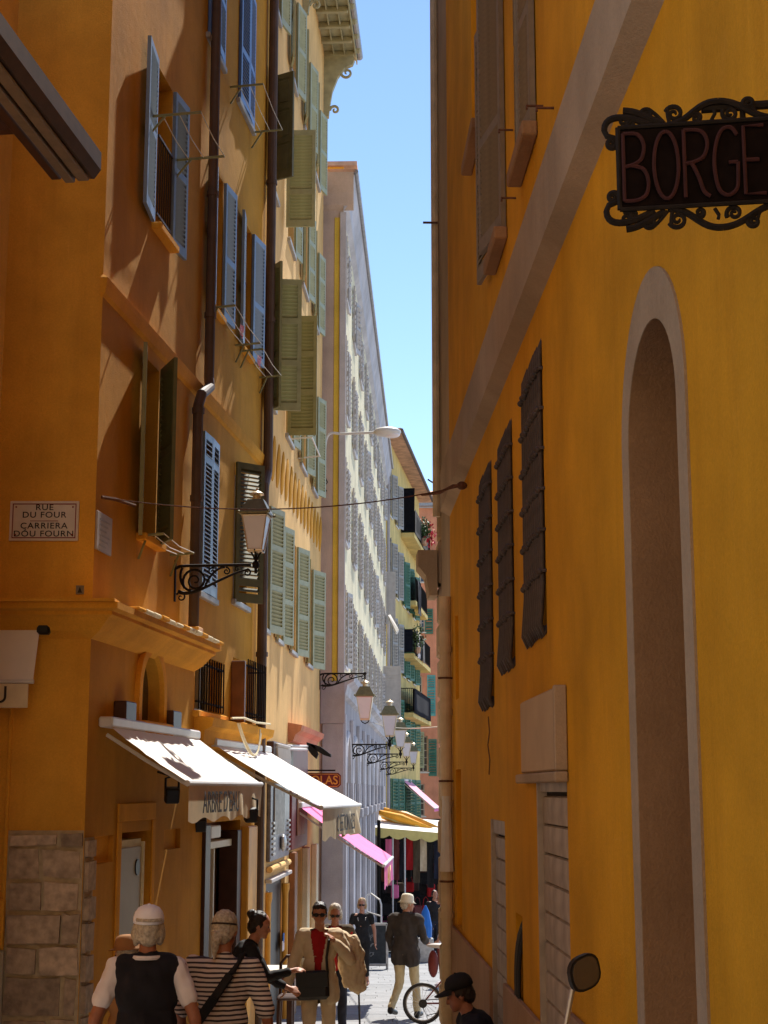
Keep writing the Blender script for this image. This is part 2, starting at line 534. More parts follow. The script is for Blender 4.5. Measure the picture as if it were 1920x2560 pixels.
def stripes(name, a, b, pitch, duty=0.42):
    m = bpy.data.materials.new(name)
    t, p, L = nodes(m)
    p.inputs['Roughness'].default_value = 0.9
    tc = t.nodes.new('ShaderNodeTexCoord')
    sp = t.nodes.new('ShaderNodeSeparateXYZ')
    L.new(tc.outputs['Object'], sp.inputs[0])
    n = t.nodes.new('ShaderNodeTexNoise'); n.inputs['Scale'].default_value = 6
    L.new(tc.outputs['Object'], n.inputs['Vector'])
    ma = t.nodes.new('ShaderNodeMath'); ma.operation = 'MULTIPLY_ADD'
    ma.inputs[1].default_value = pitch * 0.55
    L.new(n.outputs['Fac'], ma.inputs[0]); L.new(sp.outputs['Z'], ma.inputs[2])
    di = t.nodes.new('ShaderNodeMath'); di.operation = 'DIVIDE'; di.inputs[1].default_value = pitch
    L.new(ma.outputs[0], di.inputs[0])
    fr = t.nodes.new('ShaderNodeMath'); fr.operation = 'FRACT'
    L.new(di.outputs[0], fr.inputs[0])
    lt = t.nodes.new('ShaderNodeMath'); lt.operation = 'LESS_THAN'; lt.inputs[1].default_value = duty
    L.new(fr.outputs[0], lt.inputs[0])
    x = t.nodes.new('ShaderNodeMix'); x.data_type = 'RGBA'
    x.inputs[6].default_value, x.inputs[7].default_value = (*a, 1), (*b, 1)
    L.new(lt.outputs[0], x.inputs[0])
    L.new(x.outputs[2], p.inputs['Base Color'])
    return m

M['stripes'] = stripes('striped_shirt_cloth', (0.56, 0.46, 0.42), (0.035, 0.022, 0.030), 0.028)

# ------------------------------------------------------------------ wall planes
L1 = Fac(-2.48, 13.0, radians(90 - 6.43))
L0 = Fac(-2.48, 13.0, 0.0)
s_end = L1.S(655, 1500)
e1 = L1.w(s_end, 0, 0)
B2 = Fac(e1.x, e1.y, radians(90 - 2.8))
B2_END = B2.S(802, 1400)
e2 = B2.w(B2_END, 0, 0)
B3 = Fac((852 - 960) / 3907.0 * (e2.y + 0.25), e2.y + 0.25, radians(90 - 1.76))
B3_END = B3.S(965, 1400)
e3 = B3.w(B3_END, 0, 0)
B3F = Fac(B3.o.x, B3.o.y, 0.0)
B4 = Fac(e3.x + 0.02, e3.y + 0.6, radians(90 - 6.4))
RW = Fac(1.2006 - 0.0307 * 16.2, 16.2, radians(-90 + 1.76))
# ================================================================== ground
ground = B()
sl = 0.061
ys = [-30, 72, 400]
for x0, x1 in ((-150, 150),):
    vs_ = [[ground.verts.new((x, y, gz(y) - 0.012)) for x in (x0, x1)] for y in ys]
    for i in range(2):
        ground.faces.new((vs_[i][0], vs_[i][1], vs_[i + 1][1], vs_[i + 1][0]))
tag(obj('ground', ground, M['ground']), kind='structure')

pave = tag(bpy.data.objects.new('pavement', None), kind='structure')
put(pave, None, T(0, 0, 0))
slabs = {}
y = 13.0
row = 0
while y < 46:
    warm = y < 21.35
    d = 0.9 if warm else (0.46 if y < 36 else 0.9)
    x = -2.2 + (row % 3) * 0.19
    while x < 3.2:
        wd = (0.9 if warm else random.choice((0.46, 0.62, 0.62, 0.78))) if y < 36 else 0.95
        k = (round(wd, 2), round(d, 2), warm)
        if k not in slabs:
            bm = B()
            bevel_box(bm, 0.004, wd - 0.004, 0.004, d - 0.004, -0.05, 0.0, 0.004)
            slabs[k] = mesh_of('paving_slab', bm, M['slab_warm'] if warm else M['slab'])
        wallx = -2.48 + (y - 13) * 0.1
        if x > min(wallx, -0.85) - 0.6:
            o = obj('paving_slab', slabs[k], None, pave,
                    T(x, y, gz(y) + random.uniform(-0.002, 0.002)) @ RX(-atan(sl)) @ RX(random.uniform(-.002, .002)))
        x += wd
    y += d
    row += 1

# ================================================================== shutters and windows
SLATM = {}
LEAFM = {}

def leaf_mesh(w_, h, m, rails, solid=False):
    k = (round(w_, 3), round(h, 3), m.name, rails, solid)
    if k in LEAFM: return LEAFM[k]
    bm = B()
    st, t = min(0.055, w_ * 0.14), 0.018
    box(bm, 0, st, -t, t, 0, h)
    box(bm, w_ - st, w_, -t, t, 0, h)
    for z0, z1 in [(0, 0.11), (h - 0.08, h)] + [(h * r - 0.04, h * r + 0.04) for r in rails]:
        box(bm, st, w_ - st, -t * 0.96, t * 0.96, z0, z1)
    if solid:
        zs = [0.11] + [h * r + 0.04 for r in rails] 
        ze = [h * r - 0.04 for r in rails] + [h - 0.08]
        for a, b in zip(zs, ze):
            box(bm, st, w_ - st, -t * 0.35, t * 0.35, a, b)
            bevel_box(bm, st + 0.03, w_ - st - 0.03, -t * 0.8, t * 0.8, a + 0.03, b - 0.03, 0.006)
    LEAFM[k] = mesh_of('shutter', bm, m)
    return LEAFM[k]

def slat_mesh(L, pitch, m, tilt=1):
    k = (round(L, 3), round(pitch, 3), m.name, tilt)
    if k not in SLATM:
        bm = B()
        box(bm, 0, L, -0.030, 0.030, -0.004, 0.004, RX(radians(50) * tilt))
        SLATM[k] = mesh_of('slat', bm, m)
    return SLATM[k]

NSLAT = {}

def leaf(parent, fac, hs, z0, z1, w_, side, theta, m, rails=(0.5,), n0=0.025, single=False, pitch=0.05, solid=False, label=None, tilt=1):
    """one shutter leaf hinged at hs; side 'L' closes towards +s, 'R' towards -s; theta = opening angle"""
    th = radians(theta)
    phi = -th if side == 'L' else pi + th
    mw = fac.M @ T(hs, -n0, z0) @ RZ(phi)
    h = z1 - z0
    o = obj('shutter', leaf_mesh(w_, h, m, tuple(rails), solid), None, parent, mw, label=label)
    if solid: return o
    st = min(0.055, w_ * 0.14)
    L = w_ - 2 * st
    sec = []
    lo = 0.11
    for r in list(rails) + [None]:
        hi = (h * r - 0.04) if r is not None else h - 0.08
        sec.append((lo, hi))
        if r is not None: lo = h * r + 0.04
    cnt = NSLAT.get(parent.name, 0)
    flip = 1 if side == 'L' else -1
    zs = []
    for a, b in sec:
        n = max(1, int((b - a) / pitch))
        zs += [a + (i + 0.5) * (b - a) / n for i in range(n)]
    R = Matrix.Rotation(0 if flip > 0 else pi, 4, 'Z')
    if single and cnt + len(zs) <= 298:
        sm = slat_mesh(L, pitch, m, tilt)
        for z in zs:
            obj('slat', sm, None, o, mw @ (T(st, 0, z) if flip > 0 else T(w_ - st, 0, z) @ R))
        NSLAT[parent.name] = cnt + len(zs)
    else:
        bm = B()
        for z in zs:
            box(bm, 0, L, -0.030 * max(1, pitch / .05), 0.030 * max(1, pitch / .05), -0.004, 0.004, (T(st, 0, z) if flip > 0 else T(w_ - st, 0, z) @ R) @ RX(radians(50) * tilt))
        obj('louvres', bm, m, o, mw, kind='stuff')
    return o

def window(parent, fac, a0, a1, z0, z1, depth=0.2, fm=None, sill=True, sill_m=None, bars=(1, 2), sill_n=0.07):
    fm = fm or M['white_frame']
    bm = B()
    y0, y1 = depth - 0.06, depth - 0.01
    f = 0.055
    box(bm, a0 + .002, a0 + f, y0, y1, z0 + .002, z1 - .002)
    box(bm, a1 - f, a1 - .002, y0, y1, z0 + .002, z1 - .002)
    box(bm, a0 + f, a1 - f, y0, y1, z0 + .002, z0 + f)
    box(bm, a0 + f, a1 - f, y0, y1, z1 - f, z1 - .002)
    for i in range(1, bars[0] + 1):
        x = a0 + (a1 - a0) * i / (bars[0] + 1)
        box(bm, x - 0.03, x + 0.03, y0, y1 - .004, z0 + f, z1 - f)
    for j in range(1, bars[1] + 1):
        z = z0 + (z1 - z0) * j / (bars[1] + 1)
        box(bm, a0 + f, a1 - f, y0 + 0.01, y1 - 0.012, z - 0.018, z + 0.018)
    o = obj('window', bm, fm, parent, fac.M)
    g = B()
    quad(g, [(a0, depth - 0.008, z0), (a1, depth - 0.008, z0), (a1, depth - 0.008, z1), (a0, depth - 0.008, z1)])
    obj('pane', g, M['glass'], o, fac.M)
    if sill:
        s_ = B()
        bevel_box(s_, a0 - 0.08, a1 + 0.08, -sill_n, depth - 0.07, z0 - 0.07, z0 - 0.001, 0.008)
        obj('sill', s_, sill_m or fm, o, fac.M)
    return o

def moulding(parent, fac, a0, a1, prof, m, name='moulding', label=None):
    """prof: (n outwards, z) closed polygon swept along the wall"""
    bm = B()
    A = [bm.verts.new((a0, -n, z)) for n, z in prof]
    Bq = [bm.verts.new((a1, -n, z)) for n, z in prof]
    k = len(prof)
    for i in range(k):
        bm.faces.new((A[i], A[(i + 1) % k], Bq[(i + 1) % k], Bq[i]))
    bm.faces.new(A); bm.faces.new(Bq)
    return obj(name, bm, m, parent, fac.M, label=label)

def pipe(parent, fac, pts, r, m, collars=(), name='downpipe'):
    bm = B()
    P = [Vector((s, -n, z)) for s, n, z in pts]
    tube(bm, P, r, 12)
    for s, n, z in collars:
        tube(bm, [(s, -n, z - 0.03), (s, -n, z + 0.03)], r * 1.22, 12)
    return obj(name, bm, m, parent, fac.M, smooth=False)

# ================================================================== ochre house at the corner
GB = -1.6
H1 = thing('corner_house', 'deep orange corner house with louvred shutters, tiled ledge and bare stone corner pier', 'house', (L1.o.x, L1.o.y, gz(13)))
def R1(px0, py0, px1, py1): return L1.rect(px0, py0, px1, py1)
Xs = lambda px, py=1500: L1.S(px, py)
zA0, zA1 = 7.42, 9.12
winsA = [(1.62, 2.20, zA0, zA1), (4.70 - .42, 4.70, zA0, zA1), (5.95, 6.45, zA0, zA1)]
zE0, zE1 = 10.55, 12.35
winsE = [(3.72, 4.52, zE0, zE1), (5.45, 6.35, zE0, zE1)]
winsB = [(1.38, 1.98, 4.25, 6.0)]
winsG = [(3.86, 4.62, 4.02, 5.83), (5.68, 6.5, 4.15, 5.86)]
barI = (3.80, 5.16, 2.71, 3.33)
barJ = (5.75, 7.02, 2.68, 3.45)
door = (1.06, 2.12, -2.0, 1.48)
nich = (1.50, 2.32, 2.50, 3.16)
shop = (4.30, 6.35, -2.0, 1.50)
rec1 = (0.30, 0.86, 1.24, 1.47)
rec2 = (2.62, 3.30, 1.27, 1.47)
holes = [(*q, 0.22) for q in winsA + winsE + winsB + winsG + [barI, barJ]]
holes += [(*door, 0.32), (*nich, 0.12, 'arch'), (*shop, 0.25), (*rec1, 0.05), (*rec2, 0.05)]
obj('side_wall', wall_bm(0, s_end, GB - 1, 13.5, holes), M['ochre_shaded'], H1, L1.M)
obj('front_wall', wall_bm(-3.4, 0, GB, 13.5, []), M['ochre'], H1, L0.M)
for q, d in ((rec1, .05), (rec2, .05)):
    b = B()
    quad(b, [(q[0], d, q[2]), (q[1], d, q[2]), (q[1], d, q[3]), (q[0], d, q[3])])
    obj('recess_panel', b, M['ochre'], H1, L1.M)
# roof with wide eave
b = B()
box(b, -0.3, s_end + .0, -0.30, 5, 13.5, 13.65)
obj('roof', b, M['tile'], H1, L1.M)
for a0, a1, z0, z1 in winsA[:1] + winsB:
    window(H1, L1, a0, a1, z0, z1, 0.22, M['grey_shutter'], sill=True, sill_m=M['ochre_trim'], sill_n=0.10)
for a0, a1, z0, z1 in winsA[1:]:
    window(H1, L1, a0, a1, z0, z1, 0.22, M['grey_shutter'], sill=True, sill_m=M['ochre_trim'], sill_n=0.06)
for a0, a1, z0, z1 in winsE + winsG:
    window(H1, L1, a0, a1, z0, z1, 0.22, M['grey_shutter'], sill=True, sill_m=M['grey_shutter'], sill_n=0.05)
# upper left window: both leaves folded back, iron guard rail
leaf(H1, L1, 1.50, zA0 - .02, zA1, 0.52, 'L', 174, M['blue_shutter'], (0.5,), single=True)
leaf(H1, L1, 2.22, zA0 - .02, zA1, 0.42, 'R', 174, M['blue_shutter'], (0.5,), single=True)
for z in (zA0 + 0.12, zA0 + 0.95):
    b = B()
    box(b, 1.62, 2.20, -0.03, -0.01, z - 0.012, z + 0.012)
    obj('guard_rail', b, M['grille'], H1, L1.M)
b = B()
tube(b, [(0, 0, 0), (0, 0, 0.85)], 0.009, 6)
bar_me = mesh_of('rail_bar', b, M['grille'])
gr = [o for o in H1.children if o.name.startswith('guard_rail')][0]
for i in range(7):
    obj('rail_bar', bar_me, None, gr, L1.M @ T(1.66 + i * 0.083, -0.02, zA0 + 0.1))
# second and third window of that floor
leaf(H1, L1, 4.26, zA0 - .02, zA1, 0.45, 'L', 172, M['blue_shutter'], (0.5,), single=True)
leaf(H1, L1, 4.72, zA0 - .02, zA1, 0.42, 'R', 174, M['blue_shutter'], (0.45,), single=True)
leaf(H1, L1, 5.93, zA0 - .02, zA1, 0.34, 'L', 172, M['blue_shutter'], (0.45,))
leaf(H1, L1, 6.47, zA0 - .02, zA1, 0.46, 'R', 172, M['blue_shutter'], (0.45,), single=True)
# top floor, closed blue pairs
for a0, a1, z0, z1 in winsE:
    wd = (a1 - a0) / 2
    leaf(H1, L1, a0, z0, z1, wd - .003, 'L', 3, M['deep_blue'], (0.4,))
    leaf(H1, L1, a1, z0, z1, wd - .003, 'R', 3, M['deep_blue'], (0.4,))
# lower left window, one leaf folded back, one ajar
leaf(H1, L1, 1.36, 4.22, 6.02, 0.36, 'L', 165, M['olive'], (0.5,))
leaf(H1, L1, 1.99, 4.22, 6.02, 0.50, 'R', 30, M['dark_green'], (0.5,), solid=False)
# grey closed pair and the half open dark leaf
wd = (winsG[0][1] - winsG[0][0]) / 2
leaf(H1, L1, winsG[0][0], 4.02, 5.83, wd - .003, 'L', 2, M['blue_shutter'], (0.83,), single=True)
leaf(H1, L1, winsG[0][1], 4.02, 5.83, wd - .003, 'R', 2, M['blue_shutter'], (0.83,), single=True)
leaf(H1, L1, 5.66, 4.12, 5.86, 0.42, 'L', 42, M['dark_green'], (0.14,))
# ledge of render and tiles at first floor level, turning the corner
led = [(0, 3.12), (0.10, 3.18), (0.20, 3.28), (0.24, 3.30), (0.24, 3.33), (0.30, 3.345), (0.30, 3.40), (0, 3.45)]
lo_ = led
def corner_sweep(parent, prof, name, m, sA, sB):
    """profile swept along the front wall, mitred at the corner, then along the side wall"""
    bm = B()
    bis = (L0.n + L1.n); bis = bis / bis.dot(L0.n)
    rows = []
    for n, z in prof:
        rows.append([L0.w(sA, n, z), L0.o + bis * n + Vector((0, 0, z)), L1.w(sB, n, z)])
    k = len(rows)
    V = [[bm.verts.new(p) for p in r] for r in rows]
    for i in range(k):
        j = (i + 1) % k
        for q in range(2):
            bm.faces.new((V[i][q], V[i][q + 1], V[j][q + 1], V[j][q]))
    bm.faces.new([V[i][0] for i in range(k)])
    bm.faces.new([V[i][2] for i in range(k)])
    return obj(name, bm, m, parent)
corner_sweep(H1, lo_, 'ledge', M['ochre_trim'], -3.3, 3.74)
# worn edge tiles on the ledge
for i in range(13):
    b = B()
    L = 0.26
    bevel_box(b, 0, L - random.uniform(.01, .03), -0.335 - random.uniform(0, .015), -0.10, 3.398, 3.43 + random.uniform(-.006, .012), 0.01)
    obj('ledge_tile', b, M['cream'] if i % 3 else M['ochre_trim'], H1, L1.M @ T(0.28 + i * 0.265, 0, 0))
b = B()
box(b, -3.3, 0.25, -0.345, -0.10, 3.40, 3.425)
obj('ledge_cap', b, M['ochre_trim'], H1, L0.M)
# string course between the floors
corner_sweep(H1, [(0, 6.14), (0.03, 6.17), (0.05, 6.25), (0.055, 6.30), (0.02, 6.335), (0, 6.34)], 'string_course', M['ochre_trim'], -0.02, s_end - .05)
# bare stone pier at the corner
def stone_field(parent, fac, a0, a1, z0, z1, hs, ws, edge):
    bm = B()
    quad(bm, [(a0 - .01, -0.004, z0), (a1, -0.004, z0), (a1, -0.004, z1 + .01), (a0 - .01, -0.004, z1 + .01)])
    mo = obj('mortar', bm, M['mortar'], parent, fac.M)
    z = z0
    while z < z1 - 0.05:
        h = min(random.uniform(*hs), z1 - z)
        if z1 - z - h < 0.1: h = z1 - z
        x = a0
        while x < a1 - 0.03:
            wd = min(random.uniform(*ws), a1 - x)
            if a1 - x - wd < 0.08: wd = a1 - x
            g = random.uniform(0.010, 0.026)
            b = B()
            p = random.uniform(0.020, 0.055)
            jag = [random.uniform(-.012, .012) for _ in range(8)]
            poly = [(x + g + jag[0], z + g + jag[1]), (x + wd * .5, z + g + jag[5] * .6), (x + wd - g + jag[2], z + g + jag[3]), (x + wd - g + jag[4], z + h - g + jag[5]), (x + wd * .45, z + h - g + jag[0] * .6), (x + g + jag[6], z + h - g + jag[7])]
            prism(b, poly, -p, -0.002)
            obj('stone', b, M['stone'], mo, fac.M)
            x += wd
        z += h
stone_field(H1, L0, -0.62, -0.004, -0.85, 1.52, (0.22, 0.34), (0.22, 0.55), 0)
stone_field(H1, L1, 0.004, 0.27, -1.1, 1.46, (0.22, 0.36), (0.27, 0.27), 0)
# conduit, junction box and pale panel at the left edge
b = B(); tube(b, [(-0.64, -0.03, 1.0 - 1.2), (-0.64, -0.03, 3.0)], 0.018, 8)
obj('conduit', b, M['ochre_trim'], H1, L0.M)
b = B(); bevel_box(b, -0.80, -0.622, -0.09, -0.001, 0.64 - .05, 0.98, 0.01)
obj('meter_box', b, M['ochre_trim'], H1, L0.M)
b = B(); bevel_box(b, -0.86, -0.615, -0.07, -0.001, -1.2, 0.58, 0.012)
obj('meter_panel', b, M['door_grey'], H1, L0.M)
# grey door with round vent
d0, d1, _, dz = door
b = B(); bevel_box(b, d0 + .03, d1 - .20, 0.03, 0.08, -2.0, dz - .14, 0.006)
dr = obj('door', b, M['door_grey'], H1, L1.M)
b = B(); tube(b, [(d1 - .36, 0.03, dz - .33), (d1 - .36, 0.018, dz - .33)], 0.075, 16)
obj('vent', b, M['black'], dr, L1.M)
b = B()
box(b, d0 + .002, d0 + .03, 0.012, 0.31, -2.0, dz - .03)
box(b, d1 - .20, d1 - .16, 0.012, 0.31, -2.0, dz - .10)
box(b, d0 + .03, d1 - .20, 0.04, 0.31, dz - .14, dz - .07)
box(b, d1 - .16, d1 - .002, 0.20, 0.31, -2.0, dz - .10)
obj('door_frame', b, M['cream'], H1, L1.M)
b = B(); quad(b, [(d0, .318, -2.0), (d1, .318, -2.0), (d1, .318, dz), (d0, .318, dz)])
obj('door_back', b, M['dark'], H1, L1.M)
b = B()
for z0, z1, y0, y1 in ((-2, dz, 0, 0), ):
    bevel_box(b, d0 - .12, d0 - .002, -0.02, -0.001, -1.6, dz + .1, 0.006)
    bevel_box(b, d1 + .002, d1 + .10, -0.02, -0.001, -1.6, dz + .1, 0.006)
    bevel_box(b, d0 - .12, d1 + .10, -0.021, -0.001, dz + .102, dz + .26, 0.006)
obj('door_surround', b, M['ochre_trim'], H1, L1.M)
# arched niche window
cx, R = (nich[0] + nich[1]) / 2, (nich[1] - nich[0]) / 2
b = B()
N = 18
zc = nich[3] - R
prof = [(cx - (R + .10), nich[2])] + [(cx - (R + .10) * cos(pi * k / N), zc + (R + .10) * sin(pi * k / N)) for k in range(N + 1)] + [(cx + (R + .10), nich[2])]
inn = [(cx - R, nich[2])] + [(cx - R * cos(pi * k / N), zc + R * sin(pi * k / N)) for k in range(N + 1)] + [(cx + R, nich[2])]
for i in range(len(prof) - 1):
    for y0 in (-0.05,):
        quad(b, [(prof[i][0], y0, prof[i][1]), (prof[i + 1][0], y0, prof[i + 1][1]), (inn[i + 1][0], y0, inn[i + 1][1]), (inn[i][0], y0, inn[i][1])])
        quad(b, [(prof[i][0], y0, prof[i][1]), (prof[i + 1][0], y0, prof[i + 1][1]), (prof[i + 1][0], 0.001, prof[i + 1][1]), (prof[i][0], 0.001, prof[i][1])])
        quad(b, [(inn[i][0], y0, inn[i][1]), (inn[i + 1][0], y0, inn[i + 1][1]), (inn[i + 1][0], 0.001, inn[i + 1][1]), (inn[i][0], 0.001, inn[i][1])])
obj('niche_surround', b, M['ochre_trim'], H1, L1.M)
b = B(); bevel_box(b, nich[0] - .12, nich[1] + .12, -0.12, 0.1, nich[2] - .12, nich[2] - .002, 0.012)
obj('niche_sill', b, M['ochre_trim'], H1, L1.M)
b = B(); quad(b, [(nich[0], .115, nich[2]), (nich[1], .115, nich[2]), (nich[1], .115, nich[3]), (nich[0], .115, nich[3])])
obj('niche_pane', b, M['glass'], H1, L1.M)
# barred windows
for q, out in ((barI, 0.015), (barJ, 0.16)):
    a0, a1, z0, z1 = q
    wn = window(H1, L1, a0, a1, z0, z1, 0.22, M['white_frame'], sill=True, sill_m=M['ochre_trim'], bars=(2, 0))
    fr = B()
    for z in (z0 + .10, z1 - .10):
        box(fr, a0 + .02, a1 - .02, -out - .012, -out + .0, z - .012, z + .012)
    for x in (a0 + .02, a1 - .02):
        for z in (z0 + .1, z1 - .1):
            box(fr, x - .01, x + .01, -out, 0.05, z - .01, z + .01)
    g = obj('window_grille', fr, M['iron'], H1, L1.M)
    bb = B(); tube(bb, [(0, 0, z0 + .02), (0, 0, z1 - .02)], 0.009, 6)
    me = mesh_of('bar', bb, M['iron'])
    for i in range(11):
        obj('bar', me, None, g, L1.M @ T(a0 + .06 + i * (a1 - a0 - .12) / 10, -out - .018, 0))
b = B(); bevel_box(b, barJ[0] - .1, barJ[0] - .02, -0.17, -0.002, barJ[2] - .02, barJ[3] - .05, .008)
obj('grille_side', b, M['wood'], H1, L1.M)
# rendered canopy shelf under the barred windows
moulding(H1, L1, 3.80, 7.40, [(0, 2.32), (0.10, 2.36), (0.12, 2.50), (0.20, 2.54), (0.22, 2.63), (0, 2.66)], M['ochre_trim'], 'shelf')
# downpipes
n1 = 0.09
zt = L1.Z(505, 930)
pipe(H1, L1, [(3.78, n1, 13.4), (3.78, n1, 6.42), (3.74, n1 + .02, 6.30), (3.36, n1 + .02, 6.12), (3.30, n1, 5.98), (3.30, n1, 3.50)], 0.058, M['pipe_brown'],
     [(3.78, n1, 8.6), (3.78, n1, 7.15), (3.30, n1, 5.92), (3.30, n1, 4.95)])
b = B(); bevel_box(b, 3.20, 3.42, -0.17, -0.02, 3.44, 3.56, 0.01)
obj('pipe_foot', b, M['amber'], H1, L1.M)
pipe(H1, L1, [(7.36, n1, 13.4), (7.36, n1, 6.15), (7.33, n1, 6.05), (7.14, n1, 5.85), (7.12, n1, 5.75), (7.12, n1, -1.6)], 0.066, M['pipe_brown'],
     [(7.36, n1, 10.2), (7.36, n1, 8.2), (7.12, n1, 5.4), (7.12, n1, 3.6)])
# shop opening under the awning
a0, a1, _, zz = shop
b = B()
quad(b, [(a0, .245, -2), (a1, .245, -2), (a1, .245, zz), (a0, .245, zz)])
obj('shop_back', b, M['brown_int'], H1, L1.M)
b = B()
bevel_box(b, a0 + .003, a0 + .26, -0.04, 0.20, -2, zz - .02, 0.01)
bevel_box(b, a1 - .28, a1 - .05, -0.03, 0.2, -2, zz - .12, 0.01)
obj('shop_jamb', b, M['wood_dark'], H1, L1.M)
b = B()
bevel_box(b, a0 + .50, a0 + .56, 0.10, 0.16, -2, zz - .22, 0.006)
bevel_box(b, a0 + 1.05, a0 + 1.10, 0.10, 0.16, -2, zz - .22, 0.006)
obj('shop_mullion', b, M['white_frame'], H1, L1.M)
b = B(); bevel_box(b, a0 + .42, a1 - .3, 0.04, 0.2, zz - .30, zz - .22, 0.006)
obj('shop_rail', b, M['white_frame'], H1, L1.M)
b = B(); bevel_box(b, a0 + .45, a0 + .95, 0.0, 0.2, zz - .18, zz - .04, 0.01)
obj('fan_box', b, M['white_plastic'], H1, L1.M)
b = B(); bevel_box(b, a1 + .05, a1 + .62, -0.10, -0.002, -2, 1.42, 0.015)
obj('shop_pillar', b, M['amber'], H1, L1.M)
# dark boxes beside the niche
for s0 in (0.72, 2.42):
    b = B(); bevel_box(b, s0, s0 + .34, -0.12, -0.002, 2.42, 2.64, .01)
    obj('awning_bracket', b, M['wood_dark'], H1, L1.M)

# ================================================================== peach house with sage shutters
H2 = thing('peach_house', 'pale peach house with sage green shutters standing open and bracketed wooden eave', 'house', tuple(e1 + Vector((0, 0, gz(20.5)))))
z1r, z2r, z3r, z4r = (4.02, 5.75), (7.25, 9.12), (10.40, 11.95), (13.25, 14.85)
cols = [(0.02, 0.55), (1.62, 2.20), (3.42, 4.22), (5.98, 6.82)]
holes = []
cols_hi = [(0.30, 1.0), (2.55, 3.35), (4.70, 5.5), (6.75, 7.5)]
W2 = [(a, b_, *z1r) for a, b_ in cols]
for zr in (z2r, z3r, z4r):
    W2 += [(a, b_, *zr) for a, b_ in cols_hi]
doorB = (0.85, 3.1, -2.6, 0.62)
doorN = (4.05, 5.55, -2.6, 0.9)
fanN = (3.6, 5.9, 1.35, 2.75)
holes = [(*q, 0.2) for q in W2] + [(*doorB, 0.06), (*doorN, 0.10)]
obj('wall', wall_bm(0, B2_END, GB - 1.6, 16.65, holes), M['peach'], H2, B2.M)
b = B(); quad(b, [(B2_END, 0, -3.2), (B2_END, 6, -3.2), (B2_END, 6, 16.65), (B2_END, 0, 16.65)])
obj('end_wall', b, M['peach'], H2, B2.M)
for i, q in enumerate(W2):
    window(H2, B2, *q, 0.2, M['sage'], sill=True, sill_m=M['grey_shutter'], sill_n=0.05)
R2 = (0.36, 0.68)
# lower floor leaves
for (h, s_, th, wd, sg) in ((0.56, 'R', 164, 0.50, True), (2.21, 'R', 166, 0.44, True), (1.61, 'L', 172, .3, False), (3.41, 'L', 172, 0.40, False), (4.23, 'R', 163, 0.48, True), (5.97, 'L', 170, 0.42, False), (6.83, 'R', 160, 0.52, True)):
    leaf(H2, B2, h, z1r[0] - .03, z1r[1], wd, s_, th, M['sage'], R2, single=sg, pitch=0.05)
# middle floor: leaves standing out from the wall
leaf(H2, B2, 0.10, 6.98, 9.05, 0.37, 'R', 34, M['olive'], R2, single=True, pitch=0.05)
leaf(H2, B2, 0.46, 7.10, 9.02, 0.42, 'L', 80, M['sage'], R2, single=True, pitch=0.05, tilt=-1)
leaf(H2, B2, 2.54, 7.22, 9.12, 0.45, 'L', 90, M['olive'], R2, single=True, pitch=0.05, tilt=-1)
for h, s_, th in ((3.36, 'R', 170), (4.69, 'L', 171), (5.51, 'R', 164), (6.74, 'L', 171), (7.51, 'R', 163)):
    leaf(H2, B2, h, *z2r, 0.40, s_, th, M['sage'], R2)
# third floor
leaf(H2, B2, 0.16, 10.36, 11.95, 0.37, 'R', 62, M['dark_green'], R2, solid=True)
leaf(H2, B2, 2.06, 10.40, 11.98, 0.45, 'L', 90, M['sage'], (0.36,), single=True, pitch=0.05, tilt=-1)
for h, s_, th in ((3.36, 'R', 170), (4.69, 'L', 171), (5.51, 'R', 168), (6.74, 'L', 171), (7.51, 'R', 168)):
    leaf(H2, B2, h, *z3r, 0.40, s_, th, M['sage'], R2)
for a, b_ in cols_hi:
    leaf(H2, B2, a - .01, *z4r, 0.42, 'L', 168, M['sage'], (0.5,))
    leaf(H2, B2, b_ + .01, *z4r, 0.42, 'R', 166, M['sage'], (0.5,))
# row of dark raised lobes standing in for scalloped shadows under the middle windows
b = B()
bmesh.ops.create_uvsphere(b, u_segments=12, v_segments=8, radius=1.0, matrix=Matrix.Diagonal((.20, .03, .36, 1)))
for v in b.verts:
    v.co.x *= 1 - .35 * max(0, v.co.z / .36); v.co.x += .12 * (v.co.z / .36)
sc_me = mesh_of('shadow_scallop', b, M['ochre_shaded'], True)
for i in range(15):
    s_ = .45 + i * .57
    obj('shadow_scallop', sc_me, None, H2, B2.M @ T(s_, -.004, 6.52 + .010 * i))
# eave: rafters, boards, gutter, scroll brackets, tiles
ov = 0.64
b = B(); box(b, -0.0, B2_END + .35, -ov, 0.2, 16.62, 16.66)
ea = obj('eave', b, M['wood_eave'], H2, B2.M)
b = B(); bevel_box(b, -0.045, 0.045, -ov + .03, 0.0, 16.50, 16.615, 0.008)
rm = mesh_of('rafter', b, M['wood_eave'])
for i in range(15):
    obj('rafter', rm, None, ea, B2.M @ T(0.2 + i * 0.6, 0, 0))
b = B(); box(b, 0, B2_END + .35, -0.012, 0.012, -.04, .04)
b = B(); bevel_box(b, -0.10, 0.10, -ov - .10, -ov + .05, 16.60, 16.72, 0.03)
rt = mesh_of('rafter_tail', b, M['wood_eave'])
for i in range(15):
    obj('rafter_tail', rt, None, ea, B2.M @ T(0.2 + i * 0.6, 0, 0))
b = B(); box(b, 0, B2_END + .35, -0.012, 0.012, -.04, .04)
bd = mesh_of('eave_batten', b, M['wood_eave'])
for n in (0.2, 0.42, 0.64):
    obj('eave_batten', bd, None, ea, B2.M @ T(0, -n, 16.575))
b = B(); tube(b, [(0, -ov - .05, 16.70), (B2_END + .35, -ov - .05, 16.70)], 0.075, 10)
obj('gutter', b, M['zinc'], H2, B2.M)
b = B(); box(b, 0, B2_END + .4, -ov - .0, 5, 16.665, 16.74)
